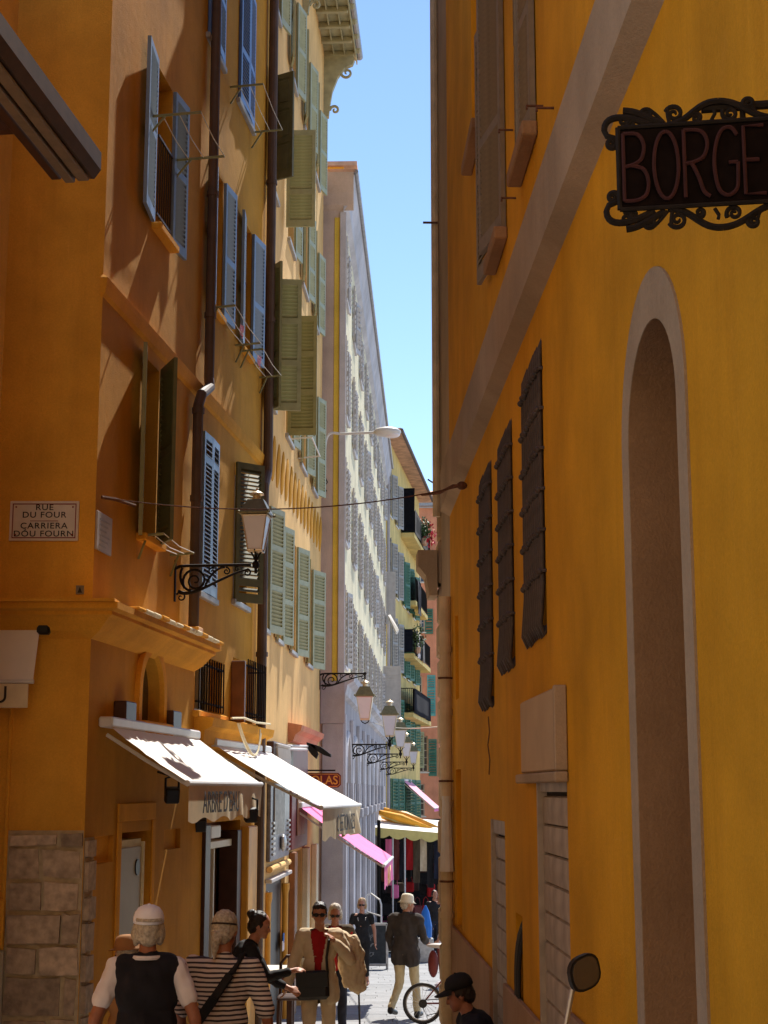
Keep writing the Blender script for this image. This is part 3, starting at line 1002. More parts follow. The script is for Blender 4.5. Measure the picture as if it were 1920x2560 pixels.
obj('roof', b, M['tile'], H2, B2.M)
for s0 in (4.4, B2_END - .06):
    b = B()
    poly = [(0, 15.2), (0.10, 15.2), (0.12, 15.42), (0.17, 15.75), (0.28, 16.05), (0.42, 16.25), (0.58, 16.32), (0.62, 16.42), (0.60, 16.50), (0, 16.50)]
    prism(b, [(x, z) for x, z in poly], -0.06, 0.06)
    scroll(b, 0.22, 15.36, 0.10, 1.2, pi, -1, 0.03)
    scroll(b, 0.46, 16.16, 0.12, 1.2, pi, 1, 0.03)
    obj('scroll_bracket', b, M['wood_eave'], H2, B2.M @ T(s0, -0.002, 0) @ RZ(-pi / 2))
# shop front with relief grille over the black door
b = B(); quad(b, [(doorB[0], .055, -2.6), (doorB[1], .055, -2.6), (doorB[1], .055, doorB[3]), (doorB[0], .055, doorB[3])])
obj('shop_door', b, M['black'], H2, B2.M)
for s0 in (doorB[0] - .02, doorB[1] - .16):
    b = B()
    lathe(b, [(0.06, -2.6), (0.06, -1.3), (0.045, -1.2), (0.045, 0.35), (0.06, 0.42), (0.06, 0.5)], (s0, -0.03, 0), 12)
    obj('shop_column', b, M['amber'], H2, B2.M)
b = B(); bevel_box(b, doorB[0] + .25, doorB[0] + .33, 0.0, 0.05, -2.6, .5, .008); bevel_box(b, doorB[0] - .16, doorB[1] + .1, -0.10, -0.002, .625, .68, .01)
obj('shop_frame', b, M['lilac_shutter'], H2, B2.M)
for z in (.80, 2.02):
    b = B(); tube(b, [(doorB[0] - .05, -0.05, z), (doorB[1] + .05, -0.05, z)], 0.045, 10)
    obj('shop_roll_moulding', b, M['peach'], H2, B2.M)
b = B(); bevel_box(b, doorB[0] - .05, doorB[1], -0.06, -0.002, 0.9, 1.95, .01)
rp = obj('relief_panel', b, M['pewter'], H2, B2.M)
b = B()
for i in range(9):
    x = doorB[0] + .25 + i * .14
    tube(b, [(x, -0.075, 1.25), (x, -0.075, 1.9)], 0.018, 6)
for i in range(7):
    for x in (doorB[0] + .08, doorB[1] - .3):
        box(b, x, x + .26, -0.085, -0.062, 0.98 + i * .07, 1.01 + i * .07)
ell(b, ((doorB[0] + doorB[1]) / 2, -0.1, 1.12), (0.10, 0.05, 0.12))
obj('relief', b, M['steel'], rp, B2.M, kind='stuff')
b = B(); bevel_box(b, doorB[0] - .15, doorB[1] + .1, -0.10, -0.002, 2.10, 2.52, .012)
fr = obj('fretwork_box', b, M['wood_dark'], H2, B2.M)
b = B()
for i in range(13):
    x = doorB[0] + .02 + i * .125
    tube(b, [(x, -.125, 2.16), (x + .04, -.135, 2.3), (x, -.125, 2.44)], 0.02, 6)
    ell(b, (x, -0.13, 2.47), (.028, .028, .028), 8, 6)
obj('fretwork', b, M['white_plastic'], fr, B2.M)
# wine shop front: burgundy panel, wooden door, moulded head
b = B(); bevel_box(b, 3.55, 6.0, -0.05, -0.002, 0.95, 2.55, .012)
wp = obj('shop_fascia', b, M['burgundy'], H2, B2.M)
b = B(); bevel_box(b, 4.2, 5.4, -0.075, -0.051, 1.15, 1.95, .012)
obj('fascia_panel', b, M['wood'], wp, B2.M)
moulding(H2, B2, 3.3, 7.2, [(0, 2.58), (.08, 2.6), (.12, 2.70), (.20, 2.76), (.22, 2.84), (0, 2.88)], M['salmon'], 'shop_cornice')
b = B(); quad(b, [(doorN[0], .095, -2.6), (doorN[1], .095, -2.6), (doorN[1], .095, .9), (doorN[0], .095, .9)])
obj('inner_door', b, M['wood_dark'], H2, B2.M)
for s0, m_ in ((3.62, 'wood'), (5.62, 'cream'), (7.2, 'cream')):
    b = B(); bevel_box(b, s0, s0 + .38, -0.10, -0.002, -2.6, 0.92, .012)
    obj('shop_pilaster', b, M[m_], H2, B2.M)

# ================================================================== cream palace
H3 = thing('cream_palace', 'long cream palace with lilac shutters, grey corner pilaster and yellow painted side stripe', 'house', tuple(B3.o + Vector((0, 0, gz(29.5)))))
rows3 = [(4.27, 5.8), (6.75, 8.35), (9.3, 10.85), (11.75, 12.95)]
c3 = [0.75 + i * 3.15 for i in range(9)]
W3 = [(c, c + 0.78, *zr) for zr in rows3 for c in c3]
arch3 = [(0.75 + i * 2.9, 2.55 + i * 2.9, -3.6, 2.9, 0.4, 'arch') for i in range(9)]
obj('facade', wall_bm(0, B3_END, 3.95, 14.1, [(*q, 0.18) for q in W3]), M['cream'], H3, B3.M)
obj('arcade_wall', wall_bm(0, B3_END, -4.5, 3.95, arch3), M['mauve'], H3, B3.M)
b = B()
for h in arch3:
    quad(b, [(h[0], .395, h[2]), (h[1], .395, h[2]), (h[1], .395, h[3]), (h[0], .395, h[3])])
obj('arcade_infill', b, M['taupe_shutter'], H3, B3.M)
obj('side_wall', wall_bm(-5, 0, -4.5, 14.1), M['rose_grey'], H3, B3F.M)
b = B(); bevel_box(b, -0.18, -0.075, -0.012, -0.001, 3.9, 13.2, .004)
obj('side_stripe', b, M['stripe'], H3, B3F.M)
b = B(); bevel_box(b, -0.072, 0.06, -0.05, 0.05, 3.9, 13.3, .01)
obj('corner_pilaster', b, M['grey_trim'], H3, B3F.M)
b = B(); bevel_box(b, -0.36, 0.055, -0.04, -0.001, -4.4, 3.1, .01); bevel_box(b, -0.40, 0.075, -0.07, -0.001, 3.1, 3.9, .01)
obj('side_plinth', b, M['mauve'], H3, B3F.M)
for i, h in enumerate(arch3):
    b = B()
    x = h[0] - .55
    bevel_box(b, x, x + .34, -0.10, -0.002, -4.4, 1.25, .012)
    bevel_box(b, x - .06, x + .40, -0.15, -0.002, 1.25, 1.45, .015)
    bevel_box(b, x + .03, x + .31, -0.08, -0.002, 1.45, 3.3, .012)
    obj('pilaster', b, M['grey_trim'], H3, B3.M)
    b = B()
    cx, R = (h[0] + h[1]) / 2, (h[1] - h[0]) / 2
    pts = [(cx - (R + .08) * cos(pi * k / 12), -0.03, h[3] - R + (R + .08) * sin(pi * k / 12)) for k in range(13)]
    tube(b, pts, 0.06, 6)
    obj('archivolt', b, M['grey_trim'], H3, B3.M)
moulding(H3, B3, -0.02, B3_END, [(0, 3.62), (.08, 3.66), (.12, 3.84), (.24, 3.90), (.26, 4.02), (0, 4.06)], M['grey_trim'], 'cornice')
moulding(H3, B3, -0.05, B3_END, [(0, 13.35), (.10, 13.45), (.12, 13.7), (.17, 13.85), (.20, 14.02), (.22, 14.1), (0, 14.12)], M['grey_trim'], 'roof_cornice')
moulding(H3, B3F, -3, 0.2, [(0, 13.35), (.06, 13.45), (.08, 13.7), (.12, 13.85), (.16, 14.02), (.18, 14.1), (0, 14.12)], M['rose_grey'], 'side_cornice')
b = B(); box(b, -0.1, B3_END, -0.24, 6, 14.125, 14.2)
obj('roof', b, M['tile'], H3, B3.M)
b = B(); tube(b, [(-0.1, -0.25, 14.14), (B3_END, -0.25, 14.14)], 0.05, 8)
obj('gutter', b, M['zinc'], H3, B3.M)
for k, q in enumerate(W3):
    window(H3, B3, *q, 0.18, M['white_frame'], sill=True, sill_m=M['grey_trim'], sill_n=0.05)
    leaf(H3, B3, q[0] - .01, q[2], q[3], 0.38, 'L', 177, M['lilac_shutter'], (0.5,), n0=.022, pitch=0.1)
    leaf(H3, B3, q[1] + .01, q[2], q[3], 0.38, 'R', 177 if k % 7 else 168, M['lilac_shutter'], (0.5,), n0=.022, pitch=0.1)
leaf(H3, B3, B3_END - 4.2, rows3[0][0] - .1, rows3[0][1] + .35, 0.62, 'L', 90, M['lilac_shutter'], (0.28, 0.8), solid=True, label='shutter leaf standing straight out from the facade')
leaf(H3, B3, B3_END - .6, 8.0, 10.0, 0.35, 'L', 90, M['lilac_shutter'], (0.5,), solid=True)
# attic storey set back behind the roof edge
at0 = 9.5
obj('attic_wall', wall_bm(at0, B3_END, 14.1, 18.3, [(at0 + 1.2 + i * 2.6, at0 + 1.9 + i * 2.6, 15.2, 16.6, .15) for i in range(7)]), M['cream'], H3, B3.M @ T(0, 0.55, 0))
b = B(); quad(b, [(at0, .55, 14.1), (at0, 5, 14.1), (at0, 5, 18.3), (at0, .55, 18.3)])
obj('attic_end', b, M['ochre_trim'], H3, B3.M)
b = B()
for i in range(7):
    a = at0 + 1.2 + i * 2.6
    quad(b, [(a, .69, 15.2), (a + .7, .69, 15.2), (a + .7, .69, 16.6), (a, .69, 16.6)])
obj('attic_pane', b, M['glass'], H3, B3.M)
b = B(); box(b, at0 - .1, B3_END, 0.2, 5, 18.3, 18.42)
obj('attic_roof', b, M['tile'], H3, B3.M)
b = B(); tube(b, [(B3_END - .25, -.1, -3), (B3_END - .25, -.1, 14)], .06, 8)
obj('downpipe', b, M['mauve'], H3, B3.M)

# ================================================================== lemon house with balconies
H4 = thing('balcony_house', 'lemon yellow house with four balconies where the street bends', 'house', tuple(B4.o + Vector((0, 0, gz(60)))))
b4L = 14.3
rows4 = [(0.3, 2.3), (3.6, 5.5), (6.6, 8.6), (9.6, 11.6), (12.6, 14.4)]
c4 = [1.0, 3.4, 6.2, 8.2, 11.0]
W4 = [(c, c + .9, *zr) for zr in rows4 for c in c4]
obj('wall', wall_bm(0, b4L, -5, 15.6, [(*q, .2) for q in W4]), M['lemon'], H4, B4.M)
b = B(); quad(b, [(b4L, 0, -5), (b4L, 6, -5), (b4L, 6, 15.6), (b4L, 0, 15.6)]); quad(b, [(0, 0, -5), (0, 3, -5), (0, 3, 15.6), (0, 0, 15.6)])
obj('end_wall', b, M['lemon'], H4, B4.M)
b = B(); bevel_box(b, -.10, .25, -.06, -.002, -4, 15.4, .01)
obj('corner_stripe', b, M['stripe'], H4, B4.M)
for q in W4:
    window(H4, B4, *q, .2, M['white_frame'], sill=True, sill_n=.05)
    mm = M['grey_shutter'] if q[2] > 6 and q[0] < 5 else M['bottle']
    leaf(H4, B4, q[0] - .01, q[2], q[3], .48, 'L', 168, mm, (.5,), pitch=.12)
    leaf(H4, B4, q[1] + .01, q[2], q[3], .48, 'R', 160, mm, (.5,), pitch=.12)
b = B(); box(b, -.3, b4L + .3, -.6, 5, 15.6, 15.8)
obj('roof', b, M['tile'], H4, B4.M)
b = B(); tube(b, [(-.3, -.62, 15.7), (b4L + .3, -.62, 15.7)], .09, 8)
obj('gutter', b, M['pipe_brown'], H4, B4.M)
BALC = []
for (px, py, px1, dep) in ((1002, 1330, 1036, 0.85), (1016, 1500, 1040, 0.75), (1003, 1632, 1036, 0.8), (1000, 1780, 1034, 0.8)):
    a, z = B4.pix(px, py)
    n_, z = B4.npix(px1, py, a)
    L = b4L - a - .3
    BALC.append((a, n_, z, L))
    b = B(); bevel_box(b, a, a + L, -n_, .0, z - .22, z - .02, .01)
    ba = obj('balcony', b, M['lemon'], H4, B4.M)
    b = B()
    for zz in (z + .05, z + .98):
        tube(b, [(a + .03, -.02, zz), (a + .03, -n_ + .03, zz), (a + L - .03, -n_ + .03, zz), (a + L - .03, -.02, zz)], .02, 6)
    k = int(L / .14)
    for i in range(k + 1):
        x = a + .03 + i * (L - .06) / k
        tube(b, [(x, -n_ + .03, z + .05), (x, -n_ + .03, z + .98)], .010, 4)
    for i in range(1, 7):
        tube(b, [(a + .03, -n_ * i / 7, z + .05), (a + .03, -n_ * i / 7, z + .98)], .012, 4)
    obj('balcony_railing', b, M['iron'], ba, B4.M)

# ================================================================== salmon house closing the street
F5 = Fac(at(1040, 1270, 84).x - 1.5, 84.0, 0.0)
H5 = thing('salmon_house', 'salmon pink house with a tiled roof closing the far end of the street', 'house', (F5.o.x, 84, gz(84)))
W5 = []
def r5(x0, y0, x1, y1): return F5.rect(x0, y0, x1, y1)
w5 = [r5(1040, 1380, 1062, 1455), r5(1043, 1520, 1062, 1580), r5(1040, 1690, 1056, 1790), r5(1046, 1840, 1070, 1930), r5(1040, 1960, 1062, 2040)]
obj('wall', wall_bm(-1, 8, -7, at(1060, 1270, 84).z, [(*q, .25) for q in w5]), M['salmon'], H5, F5.M)
for i, q in enumerate(w5):
    window(H5, F5, *q, .25, M['white_frame'], bars=(1, 4))
for (x, y0, y1, mm) in ((1064, 1376, 1452, 'teal'), (1062, 1522, 1585, 'bottle'), (1068, 1688, 1790, 'teal'), (1040, 1830, 1920, 'sage'), (1071, 1848, 1940, 'bottle')):
    a, z1 = F5.pix(x, y0); z0 = F5.Z(x, y1)
    leaf(H5, F5, a, z0, z1, .44, 'L', 6, M[mm], (.35, .65), pitch=.12)
zt = at(1060, 1268, 84).z
b = B(); box(b, -2, 9, -.5, 6, zt, zt + .18)
obj('eave', b, M['zinc'], H5, F5.M)
tm = B()
for k in range(7):
    a0, a1 = pi * k / 6, 0
pts = [(0.13 * cos(pi * k / 6), 0.10 * sin(pi * k / 6)) for k in range(7)]
for q in range(2):
    y0, y1 = q * 0.0, 0.5
top = [tm.verts.new((x, 0, z)) for x, z in pts]; bot = [tm.verts.new((x * .85, .52, z * .85 + .16)) for x, z in pts]
for k in range(6):
    tm.faces.new((top[k], top[k + 1], bot[k + 1], bot[k]))
tm.faces.new(top)
tile_me = mesh_of('roof_tile', tm, M['tile'])
rf = B(); quad(rf, [(-2, -.5, zt + .18), (9, -.5, zt + .18), (9, 5, zt + 1.9), (-2, 5, zt + 1.9)])
rf5 = obj('roof', rf, M['tile'], H5, F5.M)
for r_ in range(7):
    for i in range(16):
        obj('roof_tile', tile_me, None, rf5, F5.M @ T(-.2 + i * .28, -.55 + r_ * .46, zt + .19 + r_ * .143))

# ================================================================== yellow house on the right
RW_L = 12.9
H6 = thing('yellow_house', 'mustard yellow house with iron window grilles, arched recess and roller shutters', 'house', (RW.o.x, 16.2, gz(16.2)))
g1, g2, g3 = (6.60, 7.44, 2.74, 4.48), (5.10, 5.86, 2.68, 4.38), (3.60, 4.44, 2.50, 4.40)
u1, u2, u3 = (6.66, 7.42, 5.86, 7.8), (5.02, 5.75, 5.82, 7.95), (3.10, 4.05, 7.42, 9.2)
arc = (10.04, 10.94, -1.5, 3.63)
ARZ = .40
sh1, sh2 = (6.93, 8.08, -2.0, 1.95), (4.16, 5.05, -2.0, 1.64)
brk = (5.66, 6.02, 0.45, 1.06)
nch = (0.55, 1.20, 0.55, 2.06)
nc2 = (0.62, 1.05, 2.75, 3.6)
u4 = (9.55, 10.4, 7.3, 9.3)
holes = [(*q, .22) for q in (g1, g2, g3, u1, u2)] + [(*u4, .2), (*u3, .06), (*arc, .32, 'arch', ARZ), (*sh1, .05), (*sh2, .05), (*brk, .06), (*nch, .08), (*nc2, .05)]
obj('street_wall', wall_bm(0, RW_L, -2, 17.0, holes), M['yellow'], H6, RW.M)
b = B(); quad(b, [(0, 0, -2), (0, 5, -2), (0, 5, 17), (0, 0, 17)])
obj('end_wall', b, M['yellow'], H6, RW.M)
b = B()
for q, d in ((nch, .08), (nc2, .05), (u3, .06)):
    quad(b, [(q[0], d, q[2]), (q[1], d, q[2]), (q[1], d, q[3]), (q[0], d, q[3])])
obj('blind_panel', b, M['ochre'], H6, RW.M)
b = B(); box(b, -.3, RW_L, -.5, 6, 17.0, 17.2)
obj('roof', b, M['tile'], H6, RW.M)
BT = 5.22
moulding(H6, RW, -0.02, RW_L, [(0, 4.74), (.10, 4.80), (.10, BT), (.03, BT + .03), (0, BT + .03)], M['beige_trim'], 'band')
# plinth, stepping up
b = B(); bevel_box(b, -.01, 4.10, -.035, -.001, -2, .52, .006); bevel_box(b, 5.10, 6.88, -.035, -.001, -2, .54, .006); bevel_box(b, 8.12, 9.75, -.035, -.001, -2, .76, .006); bevel_box(b, 11.15, RW_L, -.035, -.001, -2, .8, .006)
obj('plinth', b, M['plinth'], H6, RW.M)
# arched recess
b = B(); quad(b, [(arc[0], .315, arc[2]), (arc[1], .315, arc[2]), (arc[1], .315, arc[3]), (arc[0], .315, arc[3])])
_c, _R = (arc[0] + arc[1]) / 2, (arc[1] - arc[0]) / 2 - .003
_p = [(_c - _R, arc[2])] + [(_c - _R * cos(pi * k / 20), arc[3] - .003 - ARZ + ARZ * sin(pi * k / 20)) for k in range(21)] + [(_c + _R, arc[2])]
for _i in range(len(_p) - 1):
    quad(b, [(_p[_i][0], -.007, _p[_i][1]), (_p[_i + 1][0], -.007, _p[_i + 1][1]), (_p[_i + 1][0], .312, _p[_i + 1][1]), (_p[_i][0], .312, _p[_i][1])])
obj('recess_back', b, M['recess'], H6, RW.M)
b = B()
cx, R = (arc[0] + arc[1]) / 2, (arc[1] - arc[0]) / 2
tw, N = 0.14, 24
zc = arc[3] - ARZ
outl = [(cx - (R + tw), -1.5)] + [(cx - (R + tw) * cos(pi * k / N), zc + (ARZ + .20) * sin(pi * k / N)) for k in range(N + 1)] + [(cx + (R + tw), -1.5)]
innl = [(cx - R + .002, -1.5)] + [(cx - R * cos(pi * k / N), zc + ARZ * sin(pi * k / N)) for k in range(N + 1)] + [(cx + R - .002, -1.5)]
for i in range(len(outl) - 1):
    p, q, r, s = outl[i], outl[i + 1], innl[i + 1], innl[i]
    quad(b, [(p[0], -.01, p[1]), (q[0], -.01, q[1]), (r[0], -.01, r[1]), (s[0], -.01, s[1])])
    quad(b, [(p[0], -.01, p[1]), (q[0], -.01, q[1]), (q[0], .001, q[1]), (p[0], .001, p[1])])
    quad(b, [(s[0], -.01, s[1]), (r[0], -.01, r[1]), (r[0], .001, r[1]), (s[0], .001, s[1])])
obj('recess_surround', b, M['beige_trim'], H6, RW.M)
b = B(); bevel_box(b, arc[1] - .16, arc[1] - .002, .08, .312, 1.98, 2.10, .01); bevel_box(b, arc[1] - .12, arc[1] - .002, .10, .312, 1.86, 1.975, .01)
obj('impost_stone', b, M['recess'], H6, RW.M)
# iron window grilles: bulging bars with studs
for gi, q in enumerate((g1, g2, g3)):
    a0, a1, z0, z1 = q
    b = B(); quad(b, [(a0, .21, z0), (a1, .21, z0), (a1, .21, z1), (a0, .21, z1)])
    obj('dark_pane', b, M['dark'], H6, RW.M)
    b = B()
    hz = [z0 + .12 + i * (z1 - z0 - .3) / 6 for i in range(7)]
    for z in hz[1:]:
        tube(b, [(a0 - .03, .0, z), (a0 - .02, -.020, z), (a1 + .02, -.020, z), (a1 + .03, .0, z)], .010, 6)
    g = obj('window_grille', b, M['grille'], H6, RW.M)
    n = 9
    bb = B()
    tube(bb, [(0, .02, z0 + .06), (0, -.015, z0 + .0), (0, -.035, z0 + .06), (0, -.016, z0 + .3), (0, -.014, z1 - .25), (0, -.010, z1 - .05), (0, .02, z1 + .03)], .018, 6)
    for z in hz[1:]:
        ell(bb, (0, -.030, z), (.026, .024, .022), 8, 6)
    me = mesh_of('grille_bar', bb, M['grille'], True)
    for i in range(n):
        obj('grille_bar', me, None, g, RW.M @ T(a0 + .03 + i * (a1 - a0 - .06) / (n - 1), 0, random.uniform(-.015, .015)))
# windows above the band
for q in (u1, u2, u4):
    window(H6, RW, *q, .2, M['taupe_shutter'], sill=False)
for q in (u1, u2, u3, u4):
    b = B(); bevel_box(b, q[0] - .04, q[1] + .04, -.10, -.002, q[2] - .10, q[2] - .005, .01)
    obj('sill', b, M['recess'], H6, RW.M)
leaf(H6, RW, u1[0], u1[2], u1[3], .38, 'L', 6, M['taupe_shutter'], (.4,), pitch=.045, tilt=-1)
leaf(H6, RW, u1[1], u1[2], u1[3], .38, 'R', 4, M['taupe_shutter'], (.4,), single=True, pitch=.045, tilt=-1)
leaf(H6, RW, u2[0] - .01, u2[2], u2[3], .55, 'L', 174, M['taupe_shutter'], (.4,), pitch=.045, tilt=-1)
leaf(H6, RW, u2[1], u2[2], u2[3], .60, 'R', 10, M['taupe_shutter'], (.4,), single=True, pitch=.045, tilt=-1)
leaf(H6, RW, u4[0], u4[2], u4[3], .42, 'L', 5, M['taupe_shutter'], (.4,), pitch=.045, tilt=-1)
leaf(H6, RW, u4[1], u4[2], u4[3], .42, 'R', 5, M['taupe_shutter'], (.4,), pitch=.045, tilt=-1)
# roller shutters: every slat its own piece
for q, hgt in ((sh1, .165), (sh2, .165)):
    a0, a1, z0, z1 = q
    b = B()
    box(b, a0 + .002, a0 + .04, -.012, .045, z0, z1); box(b, a1 - .04, a1 - .002, .008, .045, z0, z1); box(b, a0 + .04, a1 - .04, .004, .048, z1 - .10, z1 - .002)
    rs = obj('roller_shutter', b, M['shutter_metal'], H6, RW.M)
    bb = B()
    prism(bb, [(0, 0)], 0, 0) if False else None
    P = [(.006, 0.0), (-.010, .006), (-.013, hgt * .5), (-.010, hgt - .012), (.008, hgt - .004)]
    A_ = [bb.verts.new((a0 + .04, y + .030, z)) for y, z in P]; B_ = [bb.verts.new((a1 - .04, y + .030, z)) for y, z in P]
    for i in range(len(P) - 1):
        bb.faces.new((A_[i], B_[i], B_[i + 1], A_[i + 1]))
    me = mesh_of('shutter_slat', bb, M['shutter_metal'], False)
    k = int((z1 - .12 + 1.6) / hgt)
    for i in range(k):
        obj('shutter_slat', me, None, rs, RW.M @ T(0, 0, z1 - .12 - (i + 1) * hgt))
    b = B(); quad(b, [(a0, .046, z0), (a1, .046, z0), (a1, .046, z1), (a0, .046, z1)])
    obj('shutter_back', b, M['dark'], rs, RW.M)
b = B(); bevel_box(b, sh2[1] - .16, sh2[1] - .06, -.01, .09, 0.28, .42, .01)
obj('padlock', b, M['rust'], H6, RW.M)
b = B(); bevel_box(b, sh2[1] + .0, sh2[1] + .07, -.07, -.002, -1.6, .05, .01)
obj('post', b, M['rust'], H6, RW.M)
# blank signboard over the nearer shutter
b = B(); bevel_box(b, 6.46, 8.10, -.045, -.002, 1.96, 2.40, .01)
sb = obj('signboard', b, M['board'], H6, RW.M)
b = B(); bevel_box(b, 6.40, 8.16, -.075, -.002, 1.90, 1.955, .008); bevel_box(b, 8.105, 8.15, -.07, -.002, 1.96, 2.40, .006)
obj('signboard_frame', b, M['beige_trim'], sb, RW.M)
# broken meter opening with loose cables
b = B(); quad(b, [(brk[0], .055, brk[2]), (brk[1], .055, brk[2]), (brk[1], .055, brk[3]), (brk[0], .055, brk[3])])
mb = obj('meter_opening', b, M['dark'], H6, RW.M)
b = B()
for k in range(5):
    x = brk[0] + .06 + k * .055
    tube(b, bez((x, .06, brk[3] - .02), (x + random.uniform(-.1, .1), -.05, .85), (x + random.uniform(-.12, .12), .0, .65), (x, -.02, brk[2] - random.uniform(.0, .35))), .011, 6)
bevel_box(b, brk[0] + .05, brk[0] + .2, .02, .11, .80, .98, .01)
obj('cable', b, M['black'], mb, RW.M)
# crack and box on the wall
b = B()
_cr = [RW.pix(*p) for p in ((1222, 1792), (1225, 1830), (1221, 1862), (1226, 1900), (1224, 1936))]
tube(b, [(s_, -.002, z_) for s_, z_ in _cr], .007, 5)
obj('crack', b, M['rust'], H6, RW.M)
for (px, py) in ((1283, 325), (1385, 270), (1358, 265), (1290, 495)):
    s0, z0 = RW.pix(px, py)
    b = B(); tube(b, [(s0, 0, z0), (s0, -.10, z0), (s0 + .02, -.10, z0 - .03)], .008, 5)
    obj('shutter_hook', b, M['rust'], H6, RW.M)
# drain at the far end of the wall
pp = at(1117, 2200, 16.05)
b = B()
tube(b, [(pp.x, 16.0, -1.1), (pp.x, 16.0, 3.85)], .062, 14)
for z in (-.3, .62, 1.72, 2.65, 3.3):
    tube(b, [(pp.x, 16.0, z - .03), (pp.x, 16.0, z + .03)], .073, 14)
dp = obj('downpipe', b, M['pipe_cream'], H6)
b = B()
for z in (.95, 1.95, 3.0):
    tube(b, [(pp.x - .075, 15.97, z), (pp.x, 15.93, z), (pp.x + .09, 16.0, z), (pp.x + .15, 16.15, z)], .012, 6)
obj('pipe_clamp', b, M['rust'], dp)
b = B(); lathe(b, [(.075, 1.05), (.06, 1.35), (.045, 1.75), (.05, 1.8)], (pp.x, 15.94, 0), 10)
obj('pipe_sleeve', b, M['white_frame'], dp)

# ================================================================== narrow stone house behind it
RB = Fac(0.70, 19.3, radians(-90 + 1.76))
H7 = thing('stone_edged_house', 'narrow beige house end with rough stone quoins beyond the mustard wall', 'house', (RB.o.x, 19.3, gz(19.3)))
obj('wall', wall_bm(0, 3.05, -2.5, 14.5), M['beige_trim'], H7, RB.M)
b = B(); quad(b, [(0, 0, -2.5), (0, 5, -2.5), (0, 5, 14.5), (0, 0, 14.5)])
obj('end_wall', b, M['beige_trim'], H7, RB.M)
z = -2.2
i = 0
while z < 6.6:
    h = random.uniform(.38, .62)
    b = B(); k = random.uniform(.0, .02)
    bevel_box(b, -.06 - k, .34 + k * 3, -.02 - k, .06, z + .01, z + h - .01, .03)
    obj('quoin', b, M['beige_trim'], H7, RB.M)
    z += h
b = B()
zq = at(1075, 1430, 19.3).z
prism(b, [(-.0, zq - .35), (.10, zq - .35), (.14, zq - .1), (.24, zq + .02), (.24, zq + .22), (0, zq + .22)], -.25, .25)
obj('corbel', b, M['beige_trim'], H7, RB.M @ T(.15, -.05, 0) @ RZ(-pi / 2))
b = B(); tube(b, [(.5, -.06, 5.2), (.5, -.06, 14.3)], .05, 8)
obj('downpipe', b, M['pipe_cream'], H7, RB.M)
b = B(); box(b, -.02, 3, .0, 5, 14.505, 14.65)
obj('roof', b, M['tile'], H7, RB.M)
b = B(); tube(b, [(RB.S(1100, 497), -.03, 9.0), (RB.S(1100, 497), -.22, 9.0)], .015, 6)
obj('iron_peg', b, M['rust'], H7, RB.M)

# ================================================================== near building on the left (outside the frame but for its awning)
LN = Fac(-2.95, 11.5, radians(90 - 6.4))
H8 = thing('near_house', 'shaded ochre wall carrying the rolled up brown awning', 'house', (LN.o.x, 11.5, gz(11.5)))
obj('wall', wall_bm(-5.2, 0, -1.2, 9.5), M['ochre'], H8, LN.M)
b = B(); quad(b, [(0, 0, -1.2), (0, 6, -1.2), (0, 6, 9.5), (0, 0, 9.5)])
obj('end_wall', b, M['ochre'], H8, LN.M)

# ================================================================== unseen house added behind the camera to bounce warm light
SQ = Fac(14, -7.0, pi)
H10 = thing('bounce_facade', 'unseen peach house added behind the viewer to bounce warm light', 'house', (0, -7, 0))
wq = [(2 + i * 3.1, 3.1 + i * 3.1, 1.0 + j * 3.3, 2.8 + j * 3.3) for i in range(9) for j in range(4)]
obj('wall', wall_bm(0, 32, -.5, 14.5, [(*q, .2) for q in wq]), M['peach'], H10, SQ.M)
for q in wq:
    window(H10, SQ, *q, .2, M['white_frame'], sill_n=.06)
b = B(); box(b, -.2, 32.2, -.4, 5, 14.5, 14.65)
obj('roof', b, M['tile'], H10, SQ.M)
